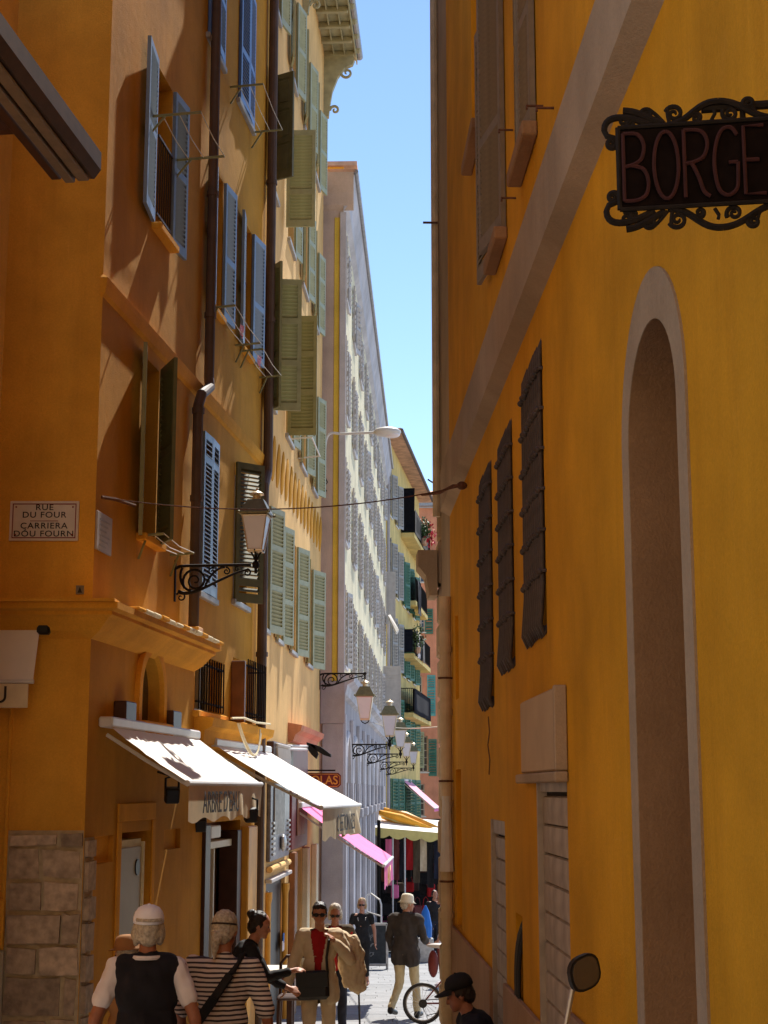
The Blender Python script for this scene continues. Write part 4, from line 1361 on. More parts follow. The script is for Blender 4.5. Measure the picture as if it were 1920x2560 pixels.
# ================================================================== street lanterns
def lantern_mesh_parts(root, mw, s=1.0):
    """four-sided tapered lantern; origin at the foot of the glass body"""
    h, wt, wb = 0.46 * s, 0.165 * s, 0.095 * s
    b = B()
    V = [[b.verts.new((sx * w_, sy * w_, z)) for sx, sy in ((-1, -1), (1, -1), (1, 1), (-1, 1))] for w_, z in ((wb, 0), (wt, h))]
    for k in range(4):
        b.faces.new((V[0][k], V[0][(k + 1) % 4], V[1][(k + 1) % 4], V[1][k]))
    b.faces.new(V[0]); b.faces.new(V[1])
    obj('lamp_glass', b, M['lamp_glass'], root, mw)
    b = B()
    for k, (sx, sy) in enumerate(((-1, -1), (1, -1), (1, 1), (-1, 1))):
        tube(b, [(sx * wb, sy * wb, 0), (sx * wt, sy * wt, h)], .011 * s, 6)
    for w_, z in ((wb, 0), (wt, h)):
        c = [(-w_, -w_, z), (w_, -w_, z), (w_, w_, z), (-w_, w_, z)]
        for k in range(4):
            tube(b, [c[k], c[(k + 1) % 4]], .012 * s, 6)
    box(b, -wb * 1.05, wb * 1.05, -wb * 1.05, wb * 1.05, -.03 * s, -.002)
    obj('lamp_frame', b, M['lamp_trim'], root, mw)
    b = B()
    r0, r1, hh = wt * 1.22, wt * .72, .20 * s
    V = [[b.verts.new((sx * w_, sy * w_, z)) for sx, sy in ((-1, -1), (1, -1), (1, 1), (-1, 1))] for w_, z in ((r0, h + .012), (r0, h + .03), (r1, h + hh), (r1 * .9, h + hh + .02))]
    for j in range(3):
        for k in range(4):
            b.faces.new((V[j][k], V[j][(k + 1) % 4], V[j + 1][(k + 1) % 4], V[j + 1][k]))
    b.faces.new(V[0]); b.faces.new(V[3])
    for sx, sy in ((-1, -1), (1, -1), (1, 1), (-1, 1)):
        ell(b, (sx * r0 * 1.02, sy * r0 * 1.02, h + .03), (.024 * s, .024 * s, .022 * s), 8, 6)
    obj('lamp_roof', b, M['lamp_metal'], root, mw)
    b = B()
    lathe(b, [(.055 * s, 0), (.055 * s, .06 * s), (.10 * s, .075 * s), (.095 * s, .095 * s), (.05 * s, .12 * s), (.02 * s, .135 * s), (.012 * s, .17 * s)], (0, 0, h + hh + .02), 14)
    obj('lamp_cap', b, M['lamp_trim'], root, mw)
    return h + hh + .19 * s

def bracket_mesh(L, H):
    """scrolled wall bracket in the x (outwards) / z plane, top bar at z = 0"""
    b = B()
    box(b, -.012, .012, -.02, .02, -H, .06)
    tube(b, [(0, 0, -.03), (.05, 0, -.005), (.12, 0, 0), (L, 0, 0)], .016, 8)
    tube(b, bez((.04, 0, -H * .72), (.25 * L, 0, -H * .95), (.55 * L, 0, -H * .35), (L * .96, 0, -.045), 16), [.020 - .0006 * i for i in range(17)], 8)
    scroll(b, .27 * L, -.42 * H, .105 * L * 1.6, 1.9, radians(215), -1, .014)
    tube(b, bez((.08, 0, -.02), (.02, 0, -.35 * H), (.10, 0, -.70 * H), (.22 * L, 0, -.70 * H), 10), .014, 6)
    tube(b, bez((.40 * L, 0, -.60 * H), (.45 * L, 0, -.3 * H), (.55 * L, 0, -.05 * H), (.66 * L, 0, -.02), 10), .012, 6)
    scroll(b, .49 * L, -.17 * H, .05 * L, 1.4, radians(60), 1, .009)
    scroll(b, .68 * L, -.17 * H, .05 * L, 1.4, radians(100), -1, .009)
    scroll(b, .82 * L, -.11 * H, .032 * L, 1.2, radians(60), 1, .008)
    scroll(b, .95 * L, -.22 * H, .05 * L, 1.3, radians(90), -1, .010)
    scroll(b, .07, -.88 * H, .055, 1.3, radians(150), -1, .010)
    return b

def street_lamp(fac, a, z, L, H, label, hang=False, s=1.0):
    root = thing('street_lamp', label, 'street lamp', tuple(fac.w(a, 0, z)), 0, 'lanterns on scrolled wall brackets')
    mw = fac.M @ T(a, -.002, z) @ RZ(-pi / 2)
    obj('bracket', bracket_mesh(L, H), M['iron'], root, mw)
    if hang:
        b = B(); tube(b, [(L, 0, .0), (L, 0, -.12)], .014, 6)
        ell(b, (L, 0, 0), (.03, .03, .03), 8, 6)
        obj('hook', b, M['iron'], root, mw)
        hh = .46 * s + .2 * s + .19 * s
        lm = mw @ T(L, 0, -.10 - hh)
        lantern_mesh_parts(root, lm, s)
        b = B()
        tube(b, [(-.1 * s, 0, -.01), (-.06 * s, 0, -.07 * s), (0, 0, -.10 * s), (.06 * s, 0, -.07 * s), (.1 * s, 0, -.01)], .012 * s, 6)
        obj('lamp_base', b, M['iron'], root, lm)
    else:
        b = B()
        for sx in (-1, 1):
            tube(b, bez((0, 0, .03), (sx * .03, 0, .09), (sx * .04, 0, .14), (sx * .11 * s, 0, .19 * s)), .013 * s, 6)
            tube(b, bez((0, sx * .0, .03), (0, sx * .03, .09), (0, sx * .04, .14), (0, sx * .11 * s, .19 * s)), .013 * s, 6)
        ell(b, (0, 0, .0), (.05 * s, .05 * s, .06 * s), 10, 8)
        tube(b, [(0, 0, -.12 * s), (0, 0, .1)], .016, 6)
        obj('lamp_base', b, M['iron'], root, mw @ T(L + .05, 0, 0))
        lantern_mesh_parts(root, mw @ T(L + .05, 0, .20 * s), s)
    return root

a_, z_ = L1.pix(437, 1420)
street_lamp(L1, a_, L1.Z(437, 1415), .80, .37, 'large lantern in front of the dark half open shutter, nearest of the street lamps', s=.76)
a_ = B2_END - .1
zz_ = B2.npix(800, 1684, a_)[1]
street_lamp(B2, a_, zz_, .86, .30, 'lantern hanging below its bracket at the grey pilaster corner of the palace', True, s=.88)
for px, pz, px1, lab in ((873, 1861, 968, 'lantern standing on the first bracket of the row along the palace arcade'),
                         (910, 1885, 996, 'second lantern of the row along the palace arcade'),
                         (944, 1905, 1012, 'third lantern of the row along the palace arcade, partly covered'),
                         (964, 1920, 1030, 'farthest lantern of the row, against the lemon yellow house')):
    a_, _ = B3.pix(px, pz) if px < 950 else (B3_END - (1.2 if px > 950 else 4), 0)
    n_, z_ = B3.npix(px1, pz, a_)
    street_lamp(B3, a_, z_, max(.6, min(n_, 1.25)), .30, lab, s=.9)
# grey electric lamp on a curved arm
root = thing('arm_lamp', 'pale grey electric lamp on a long curved arm against the palace', 'street lamp', tuple(B2.w(B2_END - .05, 0, 9.0)))
p0, p1, p2, p3 = at(812, 1190, 29.0), at(813, 1100, 29.0), at(850, 1085, 29.0), at(945, 1081, 28.9)
b = B(); tube(b, [p0] + bez(p0 + Vector((0, 0, .5)), p1 + Vector((0, 0, .15)), p2 + Vector((-.2, 0, .05)), p2, 10) + [p3], .026, 8)
obj('arm', b, M['white_plastic'], root)
hc = at(968, 1080, 28.9)
b = B(); ell(b, hc, (.27, .15, .10), 16, 10)
obj('lamp_head', b, M['white_plastic'], root, smooth=True)
b = B(); ell(b, hc + Vector((.08, 0, -.05)), (.17, .12, .07), 14, 8)
obj('lamp_bowl', b, M['lamp_glass'], root, smooth=True)
b = B(); tube(b, [p0 + Vector((-.05, .1, 0)), p0, p0 + Vector((.05, .02, -.12)), p0 + Vector((-.02, 0, -.22)), p0 + Vector((.04, 0, -.3)), p0 + Vector((-.03, 0, -.2))], .012, 6)
obj('wire_loop', b, M['iron'], root)

# ================================================================== awnings
def awning(name, label, fac, s0, s1, zt, n, zb, vh, cloth, vmat, txt=None, tsize=.2, talign='LEFT', tx=.1, ruffle=.0, sag=.02, tmat=None, group='shop awnings', cat='awning', tsx=1.0, clip=None):
    root = thing(name, label, cat, tuple(fac.w((s0 + s1) / 2, 0, zt)), 0, group)
    b = B()
    NX, NY = 36, 12
    V = []
    for i in range(NX + 1):
        x = s0 + (s1 - s0) * i / NX
        V.append([b.verts.new((x, -.06 - (n - .06) * j / NY, zt + (zb - zt) * j / NY - sag * sin(pi * j / NY) - (.012 * sin(i * 1.9) + .010 * noise.noise(Vector((i * .7, j * .9, s0)))) * sin(pi * j / NY))) for j in range(NY + 1)])
    for i in range(NX):
        for j in range(NY):
            b.faces.new((V[i][j], V[i + 1][j], V[i + 1][j + 1], V[i][j + 1]))
    obj('awning_cloth', b, cloth, root, fac.M, smooth=True)
    b = B(); tube(b, [(s0 - .02, -n, zb - .012), (s1 + .02, -n, zb - .012)], .026, 10)
    obj('front_bar', b, M['white_plastic'], root, fac.M)
    b = B(); bevel_box(b, s0 - .02, s1 + .02, -.13, -.002, zt - .04, zt + .05, .015)
    obj('roller', b, M['white_plastic'], root, fac.M)
    for x in (s0 + .12, s1 - .12):
        b = B(); tube(b, [(x, -.04, zt - .10), (x, -n * .5, (zt + zb) / 2 - .07), (x, -n + .02, zb - .03)], .018, 6)
        obj('awning_arm', b, M['white_plastic'], root, fac.M)
    if vh > 0:
        b = B()
        NX = 60
        V = []
        for i in range(NX + 1):
            k = i / NX
            x = s0 + (s1 - s0) * k
            wob = ruffle * (sin(k * 31) + .5 * sin(k * 67 + 1)) * min(1, max(0, k * 2.2 - .5))
            low = .022 * sin(k * 26) * (1 if ruffle else 0)
            V.append([b.verts.new((x, -n - .012 - wob * j / 4, zb - .03 - (vh + low) * j / 4)) for j in range(5)])
        for i in range(NX):
            for j in range(4):
                b.faces.new((V[i][j], V[i + 1][j], V[i + 1][j + 1], V[i][j + 1]))
        va = obj('valance', b, vmat, root, fac.M, smooth=True)
        if txt:
            me = text_mesh(txt, tsize, .002, tmat or M['ink'], talign, tsx)
            obj('lettering', me, None, va, fac.M @ T(s0 + tx, -n - .026 - ruffle * 1.5, zb - .03 - vh * .52), kind='stuff')
    return root

s0a, s1a = L1.S(247, 1799), L1.S(471, 1843)
awning('awning', 'white awning with frayed lettered valance over the ochre house shop', L1, s0a, s1a, 2.43, .79, 1.93, .30, M['white_cloth'], M['valance'], "ARBRE D'EAU", .27, 'LEFT', .38, .016, tsx=.95)
s0b, s1b = L1.S(515, 1851), L1.S(655, 1880)
awning('awning', 'wide white awning with rolled valance between the ochre and peach houses', L1, s0b, s1b, 2.38, 1.31, 1.68, .33, M['white_cloth'], M['valance'], "C EETON RES", .27, 'LEFT', .5, .05, tsx=.95)
sp = B2.S(737, 1905)
awning('awning', 'bright pink awning sloping over the wine shop front', B2, sp, sp + 3.1, 1.62, 1.42, .70, .34, M['pink'], M['pink'], 'ANEX', .40, 'LEFT', .1, .02, tmat=M['gold'], tsx=1.0)
a4, z4 = B4.pix(1003, 1950)
n4, zb4 = B4.npix(1085, 2020, a4)
awning('awning', 'pale pink awning in front of the balcony house, farther down the street', B4, a4, a4 + 3.2, z4, n4, zb4, .12, M['pink_pale'], M['pink'])
# white blind of the shop round the corner
root = thing('shop_blind', 'white blind with one dark letter hanging at the left edge below the ledge', 'awning', (-3.2, 12.9, 3.0), 0, 'shop awnings')
zt, zb = at(50, 1552, 12.95).z, at(50, 1703, 12.74).z
x1 = at(98, 1600, 12.9).x
b = B()
V = [[b.verts.new((x1 - 1.6 + 1.6 * i / 8, 12.93 - .2 * j / 5, zt + (zb - zt) * j / 5)) for j in range(6)] for i in range(9)]
for i in range(8):
    for j in range(5):
        b.faces.new((V[i][j], V[i + 1][j], V[i + 1][j + 1], V[i][j + 1]))
obj('blind_cloth', b, M['white_cloth'], root)
b = B(); tube(b, [(x1 - 1.6, 12.72, zb - .005), (x1 + .01, 12.72, zb - .005)], .018, 8)
obj('front_bar', b, M['white_plastic'], root)
b = B(); bevel_box(b, x1 - 1.6, x1 - .03, 12.70, 12.712, zb - .22, zb - .025, .003)
va = obj('valance', b, M['valance'], root)
obj('lettering', text_mesh("ARBRE D'EAU", .2, .002, M['ink'], 'RIGHT'), None, va, T(at(19, 1740, 12.69).x, 12.695, zb - .12), kind='stuff')
b = B(); bevel_box(b, x1 - .02, x1 + .09, 12.86, 12.998, zt - .12, zt + .06, .02)
obj('roller_end', b, M['black'], root)

# brown rolled awning of the near house
pe = at(212, 412, 11.2)
root = thing('rolled_awning', 'brown rolled up awning reaching in at the upper left corner', 'awning', tuple(pe), 0, 'shop awnings')
CA = Fac(pe.x, pe.y, radians(90 - 6.4))
LNn = .55
b = B(); prism(b, [(-.15, -.10), (.08, -.12), (.13, -.05), (.13, .09), (.06, .15), (-.12, .15)], 0, 4.4, RZ(0))
o = obj('cassette', b, M['awning_brown'], root, CA.M @ T(0, 0, pe.z) @ RZ(-pi / 2) @ Matrix.Scale(-1, 4, (0, 1, 0)) @ T(0, 0, 0))
for (n0, n1, z0, z1, m_) in ((-.13, -.05, -.17, -.125, 'taupe_shutter'), (-.03, .06, -.16, -.128, 'taupe_shutter'), (-.24, -.16, -.14, .02, 'wood_dark')):
    b = B(); bevel_box(b, n0, n1, -4.3, -.06, z0, z1, .008)
    obj('awning_rail', b, M[m_], root, CA.M @ T(0, 0, pe.z) @ RZ(-pi / 2) @ T(0, 0, 0))
b = B()
for k in range(3):
    box(b, -.62, -.2, -.9 - k * 1.5, -.82 - k * 1.5, -.10, .06)
obj('awning_bracket', b, M['wood_dark'], root, CA.M @ T(0, 0, pe.z) @ RZ(-pi / 2), kind='stuff')

# ================================================================== signs
# marble street plate
p = L0.pix(28, 1254); q = L0.pix(196, 1353)
root = thing('street_plate', 'white marble street name plate with red border on the orange wall', 'sign', tuple(L0.w((p[0] + q[0]) / 2, 0, q[1])))
b = B(); bevel_box(b, p[0], q[0], -.025, -.001, q[1], p[1], .003)
obj('plate', b, M['marble'], root, L0.M)
b = B()
i_ = .022
x0, x1, z0, z1 = p[0] + i_, q[0] - i_, q[1] + i_, p[1] - i_
for (a, c, d, e) in ((x0, x1, z0, z0 + .008), (x0, x1, z1 - .008, z1), (x0, x0 + .008, z0 + .008, z1 - .008), (x1 - .008, x1, z0 + .008, z1 - .008)):
    box(b, a, c, -.0275, -.0252, d, e)
for x in (x0 + .03, x1 - .03):
    for z in (z0 + .03, z1 - .03):
        tube(b, [(x, -.029, z), (x, -.0252, z)], .008, 8)
obj('border', b, M['red_ink'], root, L0.M)
hh = p[1] - q[1]
cx = (p[0] + q[0]) / 2
b = B(); box(b, cx - .12, cx + .12, -.0275, -.0252, q[1] + hh * .49, q[1] + hh * .505)
obj('rule', b, M['red_ink'], root, L0.M)
for t_, fz in (('RUE', .835), ('DU FOUR', .645), ('CARRIERA', .37), ('D\u00d3U FOURN', .17)):
    obj('lettering', text_mesh(t_, .072, .001, M['ink'], 'CENTER', 1.12, 1.12, offset=.0006), None, root, L0.M @ T(cx, -.0275, q[1] + hh * fz), kind='stuff')
# notice on the corner
p = L1.pix(217, 1262); q = L1.pix(256, 1376)
root = thing('notice', 'small pale notice screwed to the corner beside the street plate', 'sign', tuple(L1.w(p[0], 0, 5.0)))
zz0, zz1 = L1.Z(217, 1362), L1.Z(217, 1262)
b = B(); bevel_box(b, .01, .45, -.02, -.001, zz0, zz1, .003)
obj('plate', b, M['lilac_shutter'], root, L1.M)
b = B()
for k in range(7):
    box(b, .08, .38 - (k % 3) * .05, -.0225, -.0202, zz1 - .07 - k * .045, zz1 - .055 - k * .045)
obj('print', b, M['grey_shutter'], root, L1.M, kind='stuff')
p = L0.pix(191, 1464); q = L0.pix(210, 1486)
root = thing('triangle_plate', 'tiny plate with a dark triangle just above the ledge', 'sign', tuple(L0.w(p[0], 0, q[1])))
b = B(); bevel_box(b, p[0], q[0], -.015, -.001, q[1], p[1], .002)
obj('plate', b, M['taupe_shutter'], root, L0.M)
b = B(); w_ = q[0] - p[0]; prism(b, [(p[0] + w_ * .2, q[1] + .012), (q[0] - w_ * .2, q[1] + .012), ((p[0] + q[0]) / 2, p[1] - .012)], -.0175, -.0152)
obj('triangle', b, M['ink'], root, L0.M)

# wine shop sign, hanging across the street wall
p, q = at(742, 1932, 26.6), at(853, 1969, 26.6)
root = thing('hanging_sign', 'burgundy hanging sign with gold letters above the long white awning', 'sign', ((p.x + q.x) / 2, 26.6, q.z))
b = B()
W_, H_ = q.x - p.x, p.z - q.z
c_ = .05
poly = [(c_, 0), (W_ - c_, 0), (W_, c_), (W_, H_ - c_), (W_ - c_, H_), (c_, H_), (0, H_ - c_), (0, c_)]
prism(b, poly, -.03, .03)
obj('board', b, M['burgundy'], root, T(p.x, 26.6, q.z))
b = B()
ins = [(x * (1 - .06) + W_ * .03, z * .82 + H_ * .09) for x, z in poly]
tube(b, [(x, -.034, z) for x, z in ins] + [(ins[0][0], -.034, ins[0][1])], .006, 4)
obj('gold_line', b, M['gold'], root, T(p.x, 26.6, q.z))
obj('lettering', text_mesh('NICOLAS', .205, .003, M['gold'], 'RIGHT', .93, offset=.003), None, root, T(q.x - .055, 26.565, q.z + H_ * .48), kind='stuff')
b = B(); tube(b, [(p.x - .7, 26.6, p.z + .04), (q.x - .1, 26.6, p.z + .04)], .015, 6)
obj('sign_arm', b, M['iron'], root)

# wrought iron restaurant sign
YS = 3.62
pl, pr_ = at(1552, 325, YS), at(1960, 325, YS)
zt, zb = at(1552, 328, YS).z, at(1552, 522, YS).z
root = thing('iron_sign', 'dark wrought iron sign with dull red capitals and curling scrolls', 'sign', (pl.x, YS, zb))
SM = T(pl.x, YS, zb) @ RZ(radians(-9))
SW, SH = (pr_.x - pl.x) * 1.06, zt - zb
b = B(); bevel_box(b, -.005, SW, -.008, .008, 0, SH, .003)
obj('panel', b, M['sign_dark'], root, SM)
b = B()
tube(b, [(-.008, -.008, -.005), (SW + .05, -.008, -.005)], .006, 6); tube(b, [(-.008, -.008, SH + .005), (SW + .05, -.008, SH + .005)], .006, 6); tube(b, [(-.008, -.008, -.005), (-.008, -.008, SH + .005)], .007, 6)
obj('frame', b, M['iron'], root, SM)
def letter(ch, w_, h):
    """hand bent letters: strokes as bent iron strip"""
    k = {'B': [[(0, 0), (0, 1)], [(0, 1), (.6, .98), (.85, .82), (.75, .62), (.45, .54), (0, .5)], [(.3, .52), (.8, .46), (1, .28), (.9, .08), (.5, 0), (0, 0)]],
         'O': [[(.5 + .5 * sin(a), .5 + .5 * cos(a)) for a in [2 * pi * i / 16 for i in range(17)]]],
         'R': [[(0, 0), (0, 1)], [(0, 1), (.7, .97), (.95, .8), (.8, .6), (.4, .52), (0, .5)], [(.3, .5), (.55, .3), (.75, .08), (1, 0)]],
         'G': [[(.95, .88), (.7, 1), (.3, .95), (.05, .7), (0, .4), (.15, .1), (.5, 0), (.85, .08), (.93, .25), (.95, .48)], [(.95, .48), (.58, .48)]],
         'E': [[(.95, 1), (0, 1), (0, 0), (.95, 0)], [(0, .5), (.7, .5)]],
         'A': [[(0, 0), (.45, 1), (.9, 0)], [(.2, .4), (.75, .4)]]}[ch]
    bm = B()
    for st in k:
        if len(st) > 3 and ch in 'BORG':
            q = [st[0]] + list(st) + [st[-1]]
            sm_ = []
            for i in range(1, len(q) - 2):
                for j in range(5):
                    t_ = j / 5
                    sm_.append(tuple(.5 * (2 * q[i][e] + (q[i + 1][e] - q[i - 1][e]) * t_ + (2 * q[i - 1][e] - 5 * q[i][e] + 4 * q[i + 1][e] - q[i + 2][e]) * t_ ** 2 + (3 * q[i][e] - q[i - 1][e] - 3 * q[i + 1][e] + q[i + 2][e]) * t_ ** 3) for e in (0, 1)))
            st = sm_ + [st[-1]]
        tube(bm, [(x * w_, 0, z * h) for x, z in st], .0052, 6)
    return bm
x = .012
sc_ = SW / 408.0
for ch, px0, px1 in (('B', 1556, 1612), ('O', 1626, 1682), ('R', 1696, 1752), ('G', 1764, 1820), ('E', 1832, 1880), ('A', 1896, 1950)):
    obj('letter', letter(ch, (px1 - px0) * sc_, SH * .86), M['sign_red'], root, SM @ T((px0 - 1552) * sc_, -.014, SH * .07))
def scrollwork(flip):
    bm = B()
    u = SW / 400.0     # one photo pixel
    f = 1
    def P(x, z): return (x * u, 0, (z * u) * f)
    big = .0088
    tube(bm, bez(P(70, 4), P(30, 30), P(-38, 48), P(-38, 0), 12) , big, 6)
    scroll(bm, -22 * u, -32 * u * f, 14 * u, 1.4, radians(20), -1 , .0078)
    tube(bm, [P(-38, 0), P(-32, -14), P(-12, -22)], .0078, 6)
    tube(bm, bez(P(95, 8), P(60, 24), P(40, 44), P(6, 46), 10), big, 6)
    for cx, cz, r, a0, sg in ((60, 34, 14, 200, -1), (8, 20, 16, 240, 1), (122, 30, 20, 160, -1), (24, 12, 10, 60, 1), (172, 16, 12, 150, -1), (248, 22, 18, 150, 1), (290, 44, 14, 210, -1), (362, 32, 20, 160, -1), (404, 16, 12, 150, -1)):
        scroll(bm, cx * u, cz * u * f, r * u, 1.5, radians(a0), sg, .0064)
    tube(bm, bez(P(112, 4), P(160, 10), P(170, 56), P(222, 54), 12), big, 6)
    tube(bm, bez(P(222, 54), P(270, 52), P(290, 16), P(334, 6), 12), big, 6)
    tube(bm, bez(P(330, 4), P(300, 8), P(300, 40), P(296, 54), 8), .0050, 6)
    tube(bm, bez(P(346, 4), P(390, 10), P(400, 56), P(452, 54), 12), big, 6)
    tube(bm, bez(P(64, 46), P(80, 34), P(90, 20), P(100, 8), 8), .0050, 6)
    tube(bm, bez(P(112, 4), P(108, 24), P(106, 30), P(108, 46), 8), .0055, 6)
    tube(bm, [P(205, 8), P(214, 24), P(212, 34)], .005, 6)
    for x in (110, 334):
        ell(bm, P(x, 5), (10 * u, .008, 8 * u), 8, 6)
    return bm
obj('scrollwork', scrollwork(False), M['iron'], root, SM @ T(0, 0, SH + .004))
obj('scrollwork', scrollwork(True), M['iron'], root, SM @ T(0, 0, -.004) @ Matrix.Scale(-1, 4, (0, 0, 1)))
b = B(); tube(b, [(.2, .012, SH + .05), (.72, .012, SH + .05)], .012, 8); tube(b, [(.3, .012, .0), (.3, .012, SH + .05)], .008, 6)
obj('sign_arm', b, M['iron'], root, SM)

# ================================================================== drying racks, cables, small wall things
def rack(px0, py0, px1, py1, out, label, fac=L1, drop=0.0, kind='rack'):
    a0, z0 = fac.pix(px0, py0); a1 = fac.S(px1, py1)
    root = thing('drying_rack', label, 'drying rack', tuple(fac.w(a0, 0, z0)), 0, 'laundry drying racks under the windows')
    for a in (a0, a1):
        b = B(); tube(b, [(a, 0, z0), (a, -out, z0 + .02)], .014, 6)
        tube(b, [(a, -.01, z0 - .22), (a, -out * .35, z0)], .012, 6)
        obj('rack_arm', b, M['olive'], root, fac.M)
    for k in (1.0, .6, .3):
        b = B(); tube(b, [(a0, -out * k, z0 + .02 * k), ((a0 + a1) / 2, -out * k, z0 + .02 * k - .03), (a1, -out * k, z0 + .02 * k)], .005, 5)
        obj('wire', b, M['white_frame'], root, fac.M)
    return root
rack(366, 292, 432, 440, .55, 'green metal drying rack across the open window with folded back shutters')
rack(520, 770, 588, 870, .32, 'rusty drying rack with pegs below the middle blue shutters')
rack(600, 878, 648, 935, .30, 'short drying rack at the brown downpipe, below the last blue shutter')
rack(575, 218, 628, 340, .42, 'drying rack beneath the closed deep blue shutters')
rack(345, 1340, 425, 1384, .25, 'drying rack rail below the half open green shutter')
a_, z_ = B2.pix(722, 1098)
root = thing('white_rail', 'white rail below the olive shutter of the peach house', 'rail', tuple(B2.w(a_, 0, z_)))
b = B(); tube(b, [(a_, 0, z_), (a_, -.36, z_ + .03), (a_ + 1.4, -.36, z_ + .03), (a_ + 1.4, 0, z_)], .014, 6)
obj('rail', b, M['white_plastic'], root, B2.M)
# clothes pegs with scraps of cloth
for px, py in ((566, 822), (612, 898)):
    a_, z_ = L1.pix(px, py)
    root = thing('cloth_scrap', 'pink and white scrap of cloth on the %s drying rack' % ('rusty' if px < 600 else 'short'), 'cloth', tuple(L1.w(a_, 0, z_)))
    b = B()
    V = [[b.verts.new((a_ + .05 * i, -.18 + .02 * sin(i * 2 + j), z_ + .06 - .05 * j)) for j in range(4)] for i in range(4)]
    for i in range(3):
        for j in range(3):
            b.faces.new((V[i][j], V[i + 1][j], V[i + 1][j + 1], V[i][j + 1]))
    obj('cloth', b, M['pink_pale'], root, L1.M)
# cable across the street
c0, c1 = L1.w(*[v for v in (L1.pix(246, 1243)[0], .03, L1.pix(246, 1243)[1])]), RW.w(RW.pix(1168, 1214)[0], .03, RW.pix(1168, 1214)[1])
root = thing('street_cable', 'thin electric cable crossing the street from wall to wall', 'cable', tuple(c0))
b = B(); tube(b, [c0.lerp(c1, k / 24) + Vector((0, 0, -.16 * 4 * (k / 24) * (1 - k / 24))) for k in range(25)], .006, 5)
obj('cable', b, M['rust'], root)
b = B(); tube(b, [c1, c1 + Vector((-.10, 0, .0)), c1 + Vector((-.22, .2, -.03)), c1 + Vector((-.38, .4, -.01))], .014, 6); tube(b, [c0 + Vector((.0, 0, 0)), c0 + Vector((.10, .1, .0)), c0 + Vector((.25, .25, -.03))], .016, 6)
ell(b, c1 + Vector((-.02, 0, 0)), (.05, .05, .04), 8, 6)
obj('cable_anchor', b, M['rust'], root, kind='stuff')
f0, f1 = B3.w(14, .05, B3.npix(985, 1805, 14)[1]), at(1135, 1812, 19.4)
root = thing('street_cable', 'thin cable low across the far street to an iron rod', 'cable', tuple(f0))
b = B(); tube(b, [f0.lerp(f1, k / 12) + Vector((0, 0, -.1 * 4 * (k / 12) * (1 - k / 12))) for k in range(13)], .010, 5)
obj('cable', b, M['white_frame'], root)
b = B(); tube(b, [f1 + Vector((-.20, 0, 0)), f1 + Vector((.1, 0, .0))], .02, 6)
obj('iron_rod', b, M['rust'], root)
# loose cable loops on the shelf
root = thing('cable_loop', 'slack cream cables looping below the barred windows', 'cable', tuple(L1.w(5.2, 0, 2.5)))
b = B(); tube(b, bez((4.9, -.25, 2.62), (5.1, -.30, 2.3), (5.9, -.30, 2.05), (6.3, -.25, 2.55), 16), .012, 6); tube(b, bez((5.0, -.25, 2.62), (5.3, -.32, 2.22), (5.9, -.32, 2.1), (6.25, -.25, 2.6), 16), .010, 6)
tube(b, [(4.6, -.24, 2.66), (5.2, -.26, 2.69), (6.0, -.25, 2.67), (6.9, -.25, 2.69)], .014, 6)
obj('cable', b, M['cream'], root, L1.M)
# spotlights under the first awning
for k, (px, py, lab) in enumerate(((430, 1985, 'black square floodlight at the left end of the first awning'), (628, 2035, 'black spotlight hanging at the right end of the first awning'), (500, 2060, 'black speaker below the lettered valance'))):
    p = at(px, py, (14.2, 15.9, 17.0)[k])
    root = thing('floodlight', lab, 'light', tuple(p))
    b = B(); bevel_box(b, -.065, .065, -.05, .05, -.08, .06, .012)
    obj('housing', b, M['black'], root, Matrix.Translation(p) @ RZ(.3) @ RX(.25))
    b = B(); tube(b, [(-.06, 0, .0), (-.06, 0, .14), (.0, 0, .16), (.06, 0, .14), (.06, 0, 0)], .012, 6); tube(b, [(0, 0, .16), (-.15, .12, .20)], .012, 6)
    obj('yoke', b, M['black'], root, Matrix.Translation(p))
    b = B(); bevel_box(b, -.05, .05, -.058, -.051, -.06, .045, .002)
    obj('lens', b, M['glass'], root, Matrix.Translation(p) @ RZ(.3) @ RX(.25))
# folded arms with black drape over the ornate shop
p = at(672, 1866, 23.0)
root = thing('parasol', 'pair of pale rods holding a limp black cloth over the wine shop', 'parasol', tuple(p))
q0, q1, q2 = at(668, 1864, 22.6), at(768, 1866, 24.2), at(768, 1874, 24.2)
b = B(); tube(b, [q0, q1], .022, 8); tube(b, [at(716, 1872, 22.6), q2], .020, 8)
obj('rod', b, M['white_plastic'], root, kind='stuff')
b = B()
for poly in ([(766, 1855), (785, 1862), (795, 1885), (790, 1897), (778, 1886), (768, 1872)], [(768, 1856), (800, 1866), (826, 1886), (826, 1893), (810, 1888), (790, 1876)]):
    P = [at(x, y, 24.2) for x, y in poly]
    F1 = [b.verts.new(v) for v in P]; F2 = [b.verts.new(v + Vector((.01, .09, 0))) for v in P]
    b.faces.new(F1); b.faces.new(F2)
    for i in range(len(P)):
        j = (i + 1) % len(P)
        b.faces.new((F1[i], F1[j], F2[j], F2[i]))
obj('cloth', b, M['black_cloth'], root, kind='stuff')

